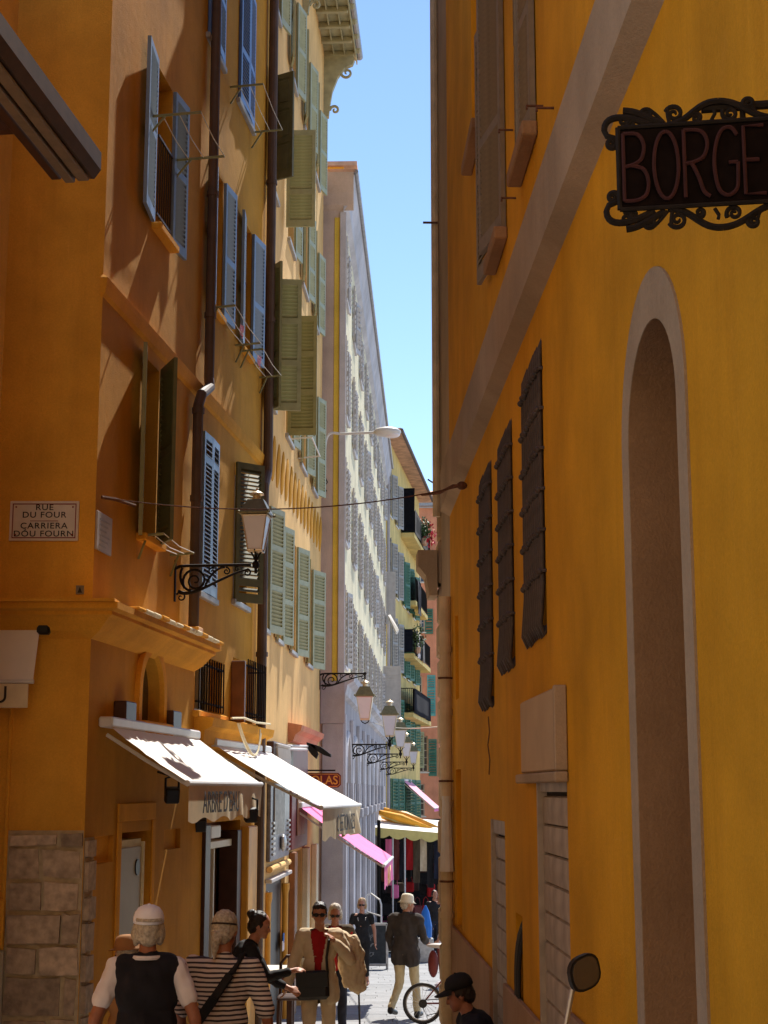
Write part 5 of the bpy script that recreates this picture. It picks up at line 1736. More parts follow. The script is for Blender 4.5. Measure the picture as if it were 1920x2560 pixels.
# ================================================================== balcony things on the lemon house
def blob_plant(root, c, r, n, seed, size=.07, m='leaf'):
    rnd = random.Random(seed)
    b = B()
    for _ in range(n):
        d = Vector((rnd.gauss(0, 1), rnd.gauss(0, 1), rnd.gauss(0, 1))).normalized() * (rnd.random() ** .5)
        p = Vector(c) + Vector((d.x * r[0], d.y * r[1], d.z * r[2]))
        R = Matrix.Rotation(rnd.random() * 6, 3, 'Z') @ Matrix.Rotation(rnd.random() * 3, 3, 'X')
        s = size * rnd.uniform(.6, 1.4)
        quad(b, [p + R @ Vector(v) for v in ((-s * .5, 0, 0), (0, -s, 0), (s * .5, 0, 0), (0, s, 0))])
    return b
for k, (bi, fx, lab, m_) in enumerate(((0, .92, 'red flowering plant on the top balcony', 'flower'), (0, .8, 'green climbing plant along the top balcony rail', 'leaf'), (2, .12, 'dark leafy pot plant on the balcony with washing', 'leaf'))):
    a, n_, z, L = BALC[bi]
    c = B4.w(a + L * fx * .5, n_ + .1, z + .7)
    root = thing('balcony_plant', lab, 'plant', tuple(c - Vector((0, 0, .7))))
    obj('foliage', blob_plant(root, c, (.35, .8, .55), 260, k), M['leaf'], root, kind='stuff')
    b = B(); lathe(b, [(.10, 0), (.14, .25)], tuple(c - Vector((0, 0, .68))), 10)
    obj('pot', b, M['tile'], root)
    if m_ == 'flower':
        obj('flowers', blob_plant(root, c + Vector((.25, -.2, -.2)), (.3, .6, .6), 90, 33, .09), M['flower'], root, kind='stuff')
a, n_, z, L = BALC[0]
def hang(root_label, name, cat, fac, a, n, z, w_, h, m, group=None, seed=0, across=False):
    c = fac.w(a, n, z)
    root = thing(name, root_label, cat, tuple(c), 0, group)
    b = B()
    NX, NZ = 8, 5
    V = []
    for i in range(NX + 1):
        x = w_ * i / NX
        V.append([b.verts.new((x if not across else 0, (-.0 if not across else -x) + .03 * sin(i * 1.7 + seed) * j / NZ, -h * j / NZ)) for j in range(NZ + 1)])
    for i in range(NX):
        for j in range(NZ):
            b.faces.new((V[i][j], V[i + 1][j], V[i + 1][j + 1], V[i][j + 1]))
    bmesh.ops.solidify(b, geom=b.faces[:], thickness=.015)
    obj('cloth', b, m, root, fac.M @ T(a, -n, z), smooth=True)
hang('black screen cloth on the end rail of the top balcony', 'balcony_screen', 'screen', B4, a + .0, 0.02, z + 1.9, n_, 1.85, M['navy_cloth'], across=True)
hang('long black screen along the front of the top balcony', 'balcony_screen', 'screen', B4, a + .05, n_ + .03, z + 1.0, L * .8, 1.0, M['navy_cloth'])
a, n_, z, L = BALC[2]
hang('dark washing on the end rail of the third balcony', 'laundry', 'laundry', B4, a - .02, .05, z + 1.0, n_ - .1, .95, M['jean_cloth'], 'washing over the balcony rail', across=True)
for k, (m_, lab) in enumerate((('navy_cloth', 'black shirt'), ('white_shirt', 'white shirt'), ('jean_cloth', 'dark blue shirt'), ('lilac_shutter', 'grey shirt'))):
    hang(lab + ' drying over the rail of the third balcony', 'laundry', 'laundry', B4, a + .3 + k * 1.1, n_ + .05, z + 1.0, .8, 1.1, M[m_], 'washing over the balcony rail', k)
a, n_, z, L = BALC[3]
hang('dark blue cloth draped over the lowest balcony', 'laundry', 'laundry', B4, a + .1, n_ + .03, z + 1.0, L * .9, 1.05, M['jean_cloth'], 'washing over the balcony rail', 3)
a, n_, z, L = BALC[1]
hang('narrow dark towel at the second balcony rail', 'laundry', 'laundry', B4, a + .6, n_ + .03, z + 1.0, 1.6, 1.5, M['jean_cloth'], 'washing over the balcony rail', 5)
# weather vane on the far roof
p = at(1083, 1240, 84.4)
root = thing('roof_antenna', 'small antenna on the far tiled roof', 'antenna', tuple(p))
b = B(); tube(b, [p, p + Vector((0, 0, .95))], .03, 6); tube(b, [p + Vector((-.3, 0, .95)), p + Vector((-.05, 0, .78)), p + Vector((.2, 0, .9)), p + Vector((.5, 0, .95))], .05, 6)
obj('mast', b, M['iron'], root)
# white flap on the palace
c = at(970, 1540, 56)
root = thing('window_blind', 'white projecting window blind at the far end of the palace', 'blind', tuple(c))
b = B()
P = [at(970, 1538, 56), at(976, 1536, 56), at(997, 1574, 54.5), at(991, 1580, 54.5)]
F1 = [b.verts.new(v) for v in P]; F2 = [b.verts.new(v + Vector((0, 1.1, .02))) for v in P]
b.faces.new(F1); b.faces.new(F2)
for i in range(4):
    j = (i + 1) % 4
    b.faces.new((F1[i], F1[j], F2[j], F2[i]))
obj('cloth', b, M['white_cloth'], root)

# ================================================================== market stall
YM = 46.0
ml, mr_ = at(934, 2060, YM), at(1107, 2085, YM)
gm = gz(YM)
root = thing('market_stall', 'market stall with a white top and scalloped yellow edge full of hanging bags', 'stall', ((ml.x + mr_.x) / 2, YM, gm))
x0, x1 = ml.x, mr_.x + .3
zf0, zf1 = at(934, 2068, YM).z, at(1105, 2085, YM).z
b = B()
V = []
for i in range(13):
    k = i / 12
    x, z = x0 + (x1 - x0) * k, zf0 + (zf1 - zf0) * k
    V.append([b.verts.new((x, YM + 2.2 * j / 4, z + .32 * j / 4 - .05 * sin(pi * j / 4))) for j in range(5)])
for i in range(12):
    for j in range(4):
        b.faces.new((V[i][j], V[i + 1][j], V[i + 1][j + 1], V[i][j + 1]))
obj('canopy', b, M['white_cloth'], root, smooth=True)
b = B()
V = []
for i in range(61):
    k = i / 60
    x, z = x0 + (x1 - x0) * k, zf0 + (zf1 - zf0) * k
    low = .20 + .09 * abs(sin(k * pi * 5))
    V.append((b.verts.new((x, YM - .01, z)), b.verts.new((x, YM - .03, z - low))))
for i in range(60):
    b.faces.new((V[i][0], V[i + 1][0], V[i + 1][1], V[i][1]))
obj('valance', b, M['lemon_cloth'], root)
for px in (982, 1012):
    b = B(); c = at(px, 2080, YM + .1); tube(b, [(c.x, c.y, gm), (c.x, c.y, c.z)], .025, 8)
    obj('post', b, M['white_plastic'], root)
b = B(); c = at(947, 2050, YM - .2); tube(b, [(c.x, c.y, gm), (c.x, c.y, c.z)], .05, 8)
obj('post', b, M['iron'], root)
b = B(); bevel_box(b, x0 + .3, x1, YM + .8, YM + 2.0, gm, gm + .8, .02)
obj('counter', b, M['black_cloth'], root)
b = B(); quad(b, [(x0 - .1, YM + 2.3, gm), (x1, YM + 2.3, gm), (x1, YM + 2.3, zf0 + .2), (x0 - .1, YM + 2.3, zf0 + .2)])
obj('backdrop', b, M['black_cloth'], root)
# goods hanging in rows: one object each
bag_me = {}
def bag(m):
    if m not in bag_me:
        b = B()
        bevel_box(b, -.13, .13, -.06, .06, -.52, -.20, .03)
        tube(b, [(-.09, 0, -.20), (-.06, 0, -.05), (0, 0, 0), (.06, 0, -.05), (.09, 0, -.20)], .010, 5)
        bag_me[m] = mesh_of('bag', b, M[m])
    return bag_me[m]
rnd = random.Random(5)
mats_ = ['black_cloth'] * 5 + ['leather', 'wood_dark', 'burgundy', 'navy_cloth', 'jean_cloth', 'brown_cloth', 'red_cloth', 'pink', 'wood', 'hat_brown', 'wood_dark', 'black_cloth']
names_ = {'black_cloth': 'black', 'leather': 'black leather', 'wood_dark': 'dark brown', 'burgundy': 'burgundy', 'navy_cloth': 'navy', 'jean_cloth': 'dark blue', 'brown_cloth': 'brown', 'red_cloth': 'red', 'pink': 'pink', 'wood': 'tan', 'blue_plastic': 'blue', 'white_shirt': 'white', 'hat_brown': 'caramel'}
rowsn = ('top', 'second', 'third', 'fourth', 'lowest')
for r_ in range(5):
    for i in range(9):
        m = rnd.choice(mats_)
        x = x0 + .35 + i * (x1 - x0 - .5) / 8 + rnd.uniform(-.06, .06)
        y = YM + .35 + rnd.uniform(0, .9) + r_ * .05
        z = zf1 - .15 - r_ * .56 + rnd.uniform(-.06, .06)
        o = obj('shoulder_bag', bag(m), None, None, T(x, y, z) @ RZ(rnd.uniform(-.5, .5)) @ Matrix.Diagonal((rnd.uniform(.8, 1.2), 1, rnd.uniform(.8, 1.25), 1)))
        tag(o, '%s bag, %s from the left in the %s row under the market canopy' % (names_[m], ('first', 'second', 'third', 'fourth', 'fifth', 'sixth', 'seventh', 'eighth', 'ninth')[i], rowsn[r_]), 'bag', 'bags hanging on the market stall')
for i in range(9):
    m = ('pink', 'burgundy', 'navy_cloth', 'red_cloth', 'brown_cloth', 'beige_cloth', 'black_cloth', 'jean_cloth', 'orange_cloth')[i]
    b = B()
    h = rnd.uniform(.9, 1.4)
    V = [[b.verts.new((-.10 + .2 * k / 4, .03 * sin(k * 1.7 + j), -h * j / 6)) for j in range(7)] for k in range(5)]
    for k in range(4):
        for j in range(6):
            b.faces.new((V[k][j], V[k + 1][j], V[k + 1][j + 1], V[k][j + 1]))
    x = x0 + .45 + i * (x1 - x0 - .7) / 8
    tag(obj('scarf', b, M[m], None, T(x, YM + .28 + rnd.uniform(0, .1), zf1 - .18 + rnd.uniform(-.05, .1)), smooth=True),
        '%s scarf hanging under the scalloped canopy edge' % ('pink', 'burgundy', 'navy', 'red', 'brown', 'beige', 'black', 'dark blue', 'orange')[i], 'scarf', 'scarves hanging on the market stall')
# folded orange parasol behind the canopy
root = thing('folded_parasol', 'folded orange and yellow parasol lying over the market canopy', 'parasol', tuple(at(1000, 2035, 47)))
for k, (pa, pb, m_) in enumerate((((942, 2028), (1095, 2078), 'orange_cloth'), ((950, 2034), (1050, 2066), 'lemon_cloth'), ((955, 2042), (1040, 2062), 'orange_cloth'), ((960, 2023), (1098, 2070), 'amber'))):
    A_, B_ = at(*pa, 47.4 + k * .1), at(*pb, 46.9 + k * .1)
    b = B(); tube(b, [A_, A_.lerp(B_, .4) + Vector((0, 0, .02)), B_], [.06, .13, .03], 8)
    obj('fold', b, M[m_], root, smooth=True)
# white pole and blue cone shaped bundle
c = at(1064, 2300, 41)
root = thing('blue_bundle', 'blue cone shaped bundle on a small stand in front of the market stall', 'display', (c.x, 41, gz(41)))
b = B(); lathe(b, [(.16, .62), (.17, .9), (.10, 1.25), (.02, 1.42)], (c.x, 41, gz(41)), 10)
obj('bundle', b, M['blue_plastic'], root)
b = B(); bevel_box(b, c.x - .2, c.x + .2, 40.85, 41.15, gz(41), gz(41) + .6, .02)
obj('stand', b, M['steel'], root)

# ================================================================== chalkboard, handrail, table, chair
c = at(940, 2407, 37.4)
root = thing('chalkboard', 'standing chalkboard with a grey frame on the sunlit paving', 'chalkboard', (c.x, 37.4, gz(37.4)))
gx = gz(37.4)
b = B()
for x in (-.26, .26):
    bevel_box(b, c.x + x - .03, c.x + x + .03, 37.35, 37.40, gx, gx + 1.05, .006)
bevel_box(b, c.x - .26, c.x + .26, 37.35, 37.4, gx + 1.0, gx + 1.06, .006); bevel_box(b, c.x - .26, c.x + .26, 37.35, 37.4, gx + .08, gx + .14, .006)
obj('frame', b, M['steel'], root)
b = B(); bevel_box(b, c.x - .24, c.x + .24, 37.36, 37.39, gx + .13, gx + 1.0, .004)
bo = obj('board', b, M['chalkboard'], root)
b = B()
for k in range(3):
    tube(b, [(c.x - .1 + .05 * cos(i), 37.352, gx + .75 - k * .2 + .05 * sin(i * 1.3 + k)) for i in range(7)], .006, 4)
obj('chalk_scribble', b, M['chalk'], bo, kind='stuff')
b = B()
for x in (-.26, .26):
    tube(b, [(c.x + x, 37.4, gx + 1.0), (c.x + x, 37.75, gx)], .018, 6)
obj('rear_leg', b, M['steel'], root, kind='stuff')
root = thing('handrail', 'pale tubular handrail on steps before the arcade', 'handrail', tuple(at(935, 2290, 40)))
b = B(); tube(b, [at(918, 2238, 40), at(928, 2234, 40), at(950, 2250, 39), at(953, 2262, 39), at(954, 2350, 39)], .022, 8); tube(b, [at(918, 2280, 40), at(952, 2290, 39)], .018, 8); tube(b, [at(918, 2238, 40), at(918, 2352, 40)], .02, 8)
obj('rail', b, M['white_plastic'], root, kind='stuff')

TX, TY = at(684, 2420, 20.2).x, 20.2
gt = gz(TY)
root = thing('cafe_table', 'dark red cafe table with a pale top edge beside the waitress', 'table', (TX, TY, gt))
zt_ = at(684, 2419, TY).z
b = B(); bevel_box(b, TX - .34, TX + .30, TY - .3, TY + .3, zt_ - .03, zt_, .008)
obj('tabletop', b, M['white_frame'], root)
b = B(); bevel_box(b, TX - .32, TX + .28, TY - .28, TY + .28, zt_ - .14, zt_ - .032, .008)
obj('apron', b, M['burgundy'], root)
for sx in (-.26, .22):
    for sy in (-.22, .22):
        b = B(); bevel_box(b, TX + sx - .035, TX + sx + .035, TY + sy - .035, TY + sy + .035, gt, zt_ - .14, .008)
        obj('leg', b, M['wood_dark'], root)
CX, CY = at(738, 2490, 19.2).x, 19.2
gc = gz(CY)
zs_ = at(738, 2488, CY).z
root = thing('cafe_chair', 'dark red wooden chair standing by the cafe table', 'chair', (CX, CY, gc))
b = B(); bevel_box(b, CX - .21, CX + .21, CY - .2, CY + .2, zs_ - .04, zs_, .015)
obj('seat', b, M['wood_dark'], root)
for sx in (-.18, .18):
    for sy in (-.17, .17):
        b = B(); tube(b, [(CX + sx * 1.12, CY + sy * 1.1, gc), (CX + sx, CY + sy, zs_ - .04)], .022, 8)
        obj('leg', b, M['wood_dark'], root)
b = B()
tube(b, [(CX - .19, CY + .17, zs_ - .02), (CX - .19, CY + .20, zs_ + .35), (CX - .12, CY + .22, zs_ + .43), (CX + .12, CY + .22, zs_ + .43), (CX + .19, CY + .20, zs_ + .35), (CX + .19, CY + .17, zs_ - .02)], .020, 8)
tube(b, [(CX - .18, CY + .2, zs_ + .22), (CX + .18, CY + .2, zs_ + .22)], .016, 6)
obj('backrest', b, M['wood_dark'], root)
# notices in the shop door
for k, (px, py, m_, lab) in enumerate(((712, 2342, 'blue_plastic', 'blue square notice on the black shop door'), (710, 2362, 'white_shirt', 'white notice below the blue one on the black shop door'))):
    a_, z_ = B2.pix(px, py, .02)
    b = B(); bevel_box(b, a_ - .25, a_ + .25, -.03, -.015, z_ - .07, z_ + .07, .003)
    tag(obj('notice', b, M[m_], None, B2.M), lab, 'notice')

# ================================================================== bicycle
r_w = .262
bc = at(1057, 2483, 22.5)
gy = gz(22.5)
root = thing('bicycle', 'small wheeled bicycle with a pale saddle parked behind the drain pipe', 'bicycle', (bc.x, 22.5, gy))
def wheel(x):
    z = gy + r_w + .02
    b = B(); pts = [(x + r_w * cos(2 * pi * i / 40), 22.5, z + r_w * sin(2 * pi * i / 40)) for i in range(41)]
    tube(b, pts, .022, 8, caps=False)
    wo = obj('wheel', b, M['black'], root, smooth=True)
    b = B(); pts = [(x + (r_w - .028) * cos(2 * pi * i / 40), 22.5, z + (r_w - .028) * sin(2 * pi * i / 40)) for i in range(41)]
    tube(b, pts, .010, 6, caps=False)
    obj('rim', b, M['steel'], wo)
    b = B()
    for i in range(20):
        a = 2 * pi * i / 20
        tube(b, [(x + .03 * cos(a + .5), 22.5 + (.02 if i % 2 else -.02), z + .03 * sin(a + .5)), (x + (r_w - .03) * cos(a), 22.5, z + (r_w - .03) * sin(a))], .0022, 4)
    obj('spokes', b, M['steel'], wo, kind='stuff')
    b = B(); tube(b, [(x, 22.45, z), (x, 22.55, z)], .03, 10); tube(b, [(x, 22.46, z), (x, 22.47, z)], .06, 14)
    obj('hub', b, M['black'], wo)
wheel(bc.x); wheel(bc.x + .98)
zh = gy + r_w + .02
sad = at(1090, 2364, 22.5)
bb_ = (bc.x + .40, zh + .0)
b = B()
tube(b, [(bc.x, 22.5, zh), (bb_[0], 22.5, bb_[1])], .014, 6); tube(b, [(bb_[0], 22.5, bb_[1]), (bb_[0] - .14, 22.5, zh + .35), (sad.x + .03, 22.5, sad.z - .04)], .018, 8)
tube(b, [(bc.x, 22.5, zh), (bb_[0] - .12, 22.5, zh + .32)], .012, 6); tube(b, [(bb_[0], 22.5, bb_[1]), (bc.x + .80, 22.5, zh + .42)], .022, 8)
tube(b, [(bc.x + .98, 22.5, zh), (bc.x + .80, 22.5, zh + .42), (bc.x + .76, 22.5, zh + .62)], .016, 8)
obj('frame', b, M['burgundy'], root)
b = B(); tube(b, [(bc.x + .76, 22.25, zh + .66), (bc.x + .76, 22.5, zh + .62), (bc.x + .76, 22.75, zh + .66)], .014, 8)
obj('handlebar', b, M['steel'], root)
b = B(); ell(b, (sad.x + .02, 22.5, sad.z), (.15, .085, .035), 12, 8)
obj('saddle', b, M['lilac_shutter'], root, smooth=True)
b = B(); tube(b, [(bb_[0], 22.44, bb_[1]), (bb_[0] + .02, 22.43, bb_[1])], .07, 14); tube(b, [(bb_[0], 22.42, bb_[1]), (bb_[0] + .08, 22.42, bb_[1] - .14)], .010, 6); bevel_box(b, bb_[0] + .03, bb_[0] + .13, 22.34, 22.42, bb_[1] - .155, bb_[1] - .135, .004)
tube(b, [(bc.x, 22.45, zh + .05), (bb_[0], 22.45, zh + .07)], .006, 4); tube(b, [(bc.x, 22.45, zh - .05), (bc.x + .05, 22.45, zh - .16), (bb_[0], 22.45, zh - .07)], .006, 4)
obj('drivetrain', b, M['black'], root, kind='stuff')
b = B(); ell(b, (sad.x - .04, 22.52, sad.z - .25), (.075, .10, .19), 12, 8)
obj('saddle_bag', b, M['burgundy'], root, smooth=True)

# ================================================================== motor scooter mirror and front
YSc = 6.6
m0 = at(1452, 2432, YSc)
gs = gz(YSc)
root = thing('motor_scooter', 'parked motor scooter of which the mirror and its stalk show', 'scooter', (m0.x, YSc, gs))
b = B()
me_ = B()
poly = [(-.055, -.045), (.015, -.062), (.062, -.02), (.058, .048), (.02, .066), (-.05, .02)]
poly = [(.072 * (abs(cos(q)) ** .75) * (1 if cos(q) > 0 else -1) + .012 * sin(q), .070 * (abs(sin(q)) ** .75) * (1 if sin(q) > 0 else -1)) for q in [2 * pi * i / 20 + .1 for i in range(20)]]
Mm = Matrix.Translation(m0 + Vector((.02, 0, 0))) @ RZ(.35) @ RY(radians(-18))
prism(b, poly, 0, .03, Mm)
obj('mirror_shell', b, M['black'], root)
b = B(); prism(b, [(x * .86, z * .86) for x, z in poly], -.003, -.0005, Mm)
obj('mirror_glass', b, M['mirror'], root)
p1 = at(1432, 2478, YSc); p2 = at(1415, 2560, YSc)
b = B(); tube(b, [m0 + Vector((0, .02, -.05)), p1 + Vector((0, .02, 0)), p2, p2 + (p2 - p1) * .8], [.012, .012, .010, .010], 8)
obj('mirror_stalk', b, M['steel'], root)
hz_ = p2 + (p2 - p1) * .8
b = B(); tube(b, [hz_ + Vector((-.06, -.05, -.02)), hz_ + Vector((.2, 0, .02)), hz_ + Vector((.34, .04, -.02))], .018, 8)
obj('handlebar', b, M['black'], root)
b = B(); bevel_box(b, hz_.x + .0, hz_.x + .22, YSc - .1, YSc + .12, gs + .35, hz_.z - .02, .04); bevel_box(b, hz_.x + .02, hz_.x + .2, YSc - .95, YSc - .1, gs + .28, gs + .42, .03); bevel_box(b, hz_.x - .0, hz_.x + .22, YSc - 1.25, YSc - .55, gs + .42, gs + .78, .06)
obj('body', b, M['burgundy'], root, kind='stuff')
for dy in (.28, -1.1):
    b = B(); pts = [(hz_.x + .11, YSc + dy + .19 * cos(2 * pi * i / 28), gs + .23 + .19 * sin(2 * pi * i / 28)) for i in range(29)]
    tube(b, pts, .05, 8, caps=False)
    obj('wheel', b, M['black'], root, smooth=True)
b = B(); tube(b, [(hz_.x + .11, YSc + .28, gs + .23), (hz_.x + .11, YSc + .03, hz_.z - .1)], .025, 8)
obj('fork', b, M['steel'], root)
# ================================================================== people
def capsule(bm, p, q, r0, r1, seg=10):
    p, q = Vector(p), Vector(q)
    d = (q - p)
    L = d.length
    if L < 1e-6:
        ell(bm, p, (r0, r0, r0), seg, 8); return
    d.normalize()
    pts, rs = [], []
    for k in range(4):
        a = pi / 2 * (1 - k / 3.0)
        pts.append(p - d * r0 * sin(a)); rs.append(max(.002, r0 * cos(a)))
    for k in range(4):
        a = pi / 2 * k / 3.0
        pts.append(q + d * r1 * sin(a)); rs.append(max(.002, r1 * cos(a)))
    tube(bm, pts, rs, seg)

def fuse(bm, name, m, vox=.011, sm=3, fold=0.0, fs=9.0, seed=0):
    me0 = bpy.data.meshes.new('tmp')
    bmesh.ops.recalc_face_normals(bm, faces=bm.faces)
    bm.to_mesh(me0); bm.free()
    o = bpy.data.objects.new('tmp', me0)
    C.objects.link(o)
    md = o.modifiers.new('r', 'REMESH'); md.mode = 'VOXEL'; md.voxel_size = vox; md.use_smooth_shade = True
    if sm:
        ms = o.modifiers.new('s', 'SMOOTH'); ms.factor = .5; ms.iterations = sm
    dg = bpy.context.evaluated_depsgraph_get()
    me = bpy.data.meshes.new_from_object(o.evaluated_get(dg))
    bpy.data.objects.remove(o); bpy.data.meshes.remove(me0)
    me.name = name
    if fold:
        off = Vector((seed * 3.1, seed * 1.7, seed))
        co = [v.co.copy() for v in me.vertices]
        no = [v.normal.copy() for v in me.vertices]
        for i, v in enumerate(me.vertices):
            c = co[i]
            q = Vector((c.x * fs, c.y * fs, c.z * fs * .7 + c.x * 3)) + off
            f = noise.noise(q) + .5 * noise.noise(q * 2.3)
            v.co = c + no[i] * f * fold
    me.materials.clear(); me.materials.append(m)
    for p in me.polygons: p.use_smooth = True
    return me

def person(label, loc, yaw, H=1.72, wx=1.0, lean=0.0, arms=None, legs=None, head=(0, 0), skin='skin', top=None, top_m='white_shirt', over=None, over_m=None,
           bottom='khaki_cloth', bottom_to=.10, shoes='leather', hair='hair_grey', hairstyle='short', capped=False, sleeve=1.0, over_sleeve=1.0, hem=.86, vox=.010, seated=False, shift=0.0, belly=0.0):
    k = H / 1.72
    MW = Matrix.Translation(Vector(loc)) @ RZ(yaw) @ Matrix.Diagonal((k, k, k, 1))
    root = thing('person', label, 'person', loc, yaw)
    PZ = .95 if not seated else .10
    LM = T(0, 0, PZ) @ RX(-lean) @ T(0, 0, -.95)
    up = lambda x, y, z: LM @ Vector((x, y, z))
    sh = {s: up(s * .175 * wx, 0, 1.40) for s in (-1, 1)}
    arms = arms or {}
    el, wr = {}, {}
    for s in (-1, 1):
        a = arms.get(s, ((s * .25, -.03, 1.13), (s * .27, .06, .88)))
        el[s], wr[s] = up(*a[0]), up(*a[1])
        if len(a) > 2 and a[2]: el[s], wr[s] = Vector(a[0]), Vector(a[1])
    hp, kn, an, toe = {}, {}, {}, {}
    legs = legs or {}
    for s in (-1, 1):
        l = legs.get(s, ((s * .10, .01, .50), (s * .105, -.02, .085)))
        hp[s] = Vector((s * .092 * wx, 0, PZ - .03))
        kn[s], an[s] = Vector(l[0]), Vector(l[1])
        dr = l[2] if len(l) > 2 else (0, 1)
        toe[s] = an[s] + Vector((dr[0] * .15, dr[1] * .15, -.045 if len(l) < 4 else l[3]))
    HM = LM @ T(0, .015, 1.49) @ RZ(head[0]) @ RX(-head[1])
    hd = lambda x, y, z: HM @ Vector((x, y, z))
    # --- one continuous body
    b = B()
    ell(b, up(0, 0, 1.27), (.150 * wx, .100, .19), M=None); ell(b, up(0, 0.01, 1.06), (.135 * wx, .095 + belly * .5, .15)); ell(b, up(0, -.005, .94), (.150 * wx, .11, .12))
    capsule(b, sh[-1], sh[1], .055, .055); capsule(b, up(0, -.01, 1.38), hd(0, -.005, .04), .060, .052)
    for s in (-1, 1):
        capsule(b, sh[s], el[s], .050, .038); capsule(b, el[s], wr[s], .038, .026)
        d = (wr[s] - el[s]).normalized()
        sd = (Vector((0, 1, 0)) - d * d.y)
        sd = sd.normalized() if sd.length > .2 else Vector((1, 0, 0)) 
        nn = d.cross(sd)
        pc = wr[s] + d * .045
        capsule(b, wr[s], pc, .025, .026)
        for f in range(4):
            base = wr[s] + d * .075 + sd * (.027 - f * .018)
            m1 = base + d * (.038, .042, .040, .030)[f] + nn * .010 * s
            m2 = m1 + d * .022 + nn * .018 * s
            capsule(b, pc + sd * (.02 - f * .013), base, .013, .0105, 6); capsule(b, base, m1, .0105, .009, 6); capsule(b, m1, m2, .009, .0075, 6)
        t0 = wr[s] + d * .03 + sd * .025
        capsule(b, t0, t0 + d * .035 + sd * .025, .012, .010, 6); capsule(b, t0 + d * .035 + sd * .025, t0 + d * .06 + sd * .024 + nn * .01 * s, .010, .008, 6)
        capsule(b, hp[s], kn[s], .083, .056); capsule(b, kn[s], an[s], .056, .036); capsule(b, an[s] + Vector((0, -.02, -.03)), toe[s], .038, .028)
    ell(b, hd(0, .012, .150), (.072, .090, .098), M=HM.to_3x3().to_4x4()); ell(b, hd(0, .035, .085), (.055, .062, .062), M=HM.to_3x3().to_4x4())
    capsule(b, hd(0, .098, .125), hd(0, .108, .096), .010, .014, 8); ell(b, hd(0, .085, .062), (.024, .016, .010)); ell(b, hd(0, .075, .036), (.024, .022, .018))
    for s in (-1, 1):
        ell(b, hd(s * .073, .0, .115), (.010, .020, .030), M=HM.to_3x3().to_4x4()); ell(b, hd(s * .03, .085, .145), (.026, .012, .010), M=HM.to_3x3().to_4x4())
    obj('body', fuse(b, 'body', M[skin], min(vox, .009), 2), None, root, MW)
    b = B()
    for s in (-1, 1):
        ell(b, hd(s * .030, .097, .128), (.010, .005, .006), 8, 6)
    obj('eyes', b, M['ink'], root, MW, kind='stuff')
    # --- clothes
    def torso(bm, d, hz=.86, bl=1.0):
        ell(bm, up(0, -.005, 1.28), (.160 * wx + d, .110 + d, .175 + d)); ell(bm, up(0, .01 + belly * .4, 1.08), (.148 * wx + d, .108 + d + belly, .17)); ell(bm, up(0, 0.0 + belly * .3, .97), (.160 * wx + d, .120 + d + belly * .7, .14))
        cs = (sh[-1] + sh[1]) * .5; capsule(bm, cs + (sh[-1] - cs) * bl + Vector((0, 0, -.01)), cs + (sh[1] - cs) * bl + Vector((0, 0, -.01)), .060 + d, .060 + d)
        capsule(bm, up(0, -.015, 1.38), up(0, -.005, 1.435), .075 + d * .6, .062 + d * .5)
        if hz < .85:
            capsule(bm, up(-.07 * wx, 0, .95), up(-.085 * wx, 0, hz), .105 + d, .10 + d); capsule(bm, up(.07 * wx, 0, .95), up(.085 * wx, 0, hz), .105 + d, .10 + d)
    def sleeves(bm, d, ln):
        for s in (-1, 1):
            if ln <= .5:
                e = sh[s].lerp(el[s], ln * 2)
                capsule(bm, sh[s], e, .062 + d, .058 + d)
            else:
                capsule(bm, sh[s], el[s], .062 + d, .048 + d)
                e = el[s].lerp(wr[s], (ln - .5) * 2)
                capsule(bm, el[s], e, .048 + d, .036 + d)
    b = B()
    ell(b, Vector((0, -.01, PZ - .0)), (.158 * wx + (.0 if over else .012), .120 + (.0 if over else .012), .13))
    for s in (-1, 1):
        if bottom_to < .45:
            e = kn[s].lerp(an[s], 1 - max(0, bottom_to - .085) / .4)
            capsule(b, hp[s], kn[s], .098, .070); capsule(b, kn[s], e, .070, .056)
        else:
            capsule(b, hp[s], hp[s].lerp(kn[s], .85), .100, .085)
    obj('trousers', fuse(b, 'trousers', M[bottom], vox, 3, .016, 8, len(label)), None, root, MW)
    b = B()
    if over == 'vest':
        torso(b, -.012, .9, .9)
    elif over != 'jacket':
        torso(b, .006, .86)
    sleeves(b, .004, sleeve)
    if over != 'jacket': obj('shirt', fuse(b, 'shirt', M[top_m], vox, 3, .014, 9, len(label) + 1), None, root, MW)
    if over:
        b = B()
        torso(b, .040 if over == 'jacket' else (.026 if over_sleeve > 0 else .032), hem, .70 if over_sleeve == 0 else 1.0)
        if over_sleeve > 0: sleeves(b, .016, over_sleeve)
        if over == 'open':
            me = fuse(b, over, M[over_m], vox, 3, .014, 9, len(label) + 2)
            bm = bmesh.new(); bm.from_mesh(me)
            inv = LM.inverted()
            kill = []
            for f in bm.faces:
                c = inv @ f.calc_center_median()
                wgap = .035 + .05 * max(0, (c.z - 1.12) / .3) + .05 * max(0, (1.05 - c.z) / .25)
                if c.y > .02 and abs(c.x) < wgap and c.z < 1.47: kill.append(f)
            bmesh.ops.delete(bm, geom=kill, context='FACES')
            bm.to_mesh(me); bm.free()
        else:
            me = fuse(b, over, M[over_m], vox, 3, .016, 8, len(label) + 2)
        obj('jacket' if over_sleeve > 0 else 'vest', me, None, root, MW)
    for s in (-1, 1):
        b = B(); capsule(b, an[s] + Vector((0, -.03, -.035)), toe[s], .046, .036); capsule(b, an[s] + Vector((0, -.01, .0)), an[s] + Vector((0, -.025, -.04)), .045, .05)
        obj('shoe', fuse(b, 'shoe', M[shoes], .012, 2), None, root, MW)
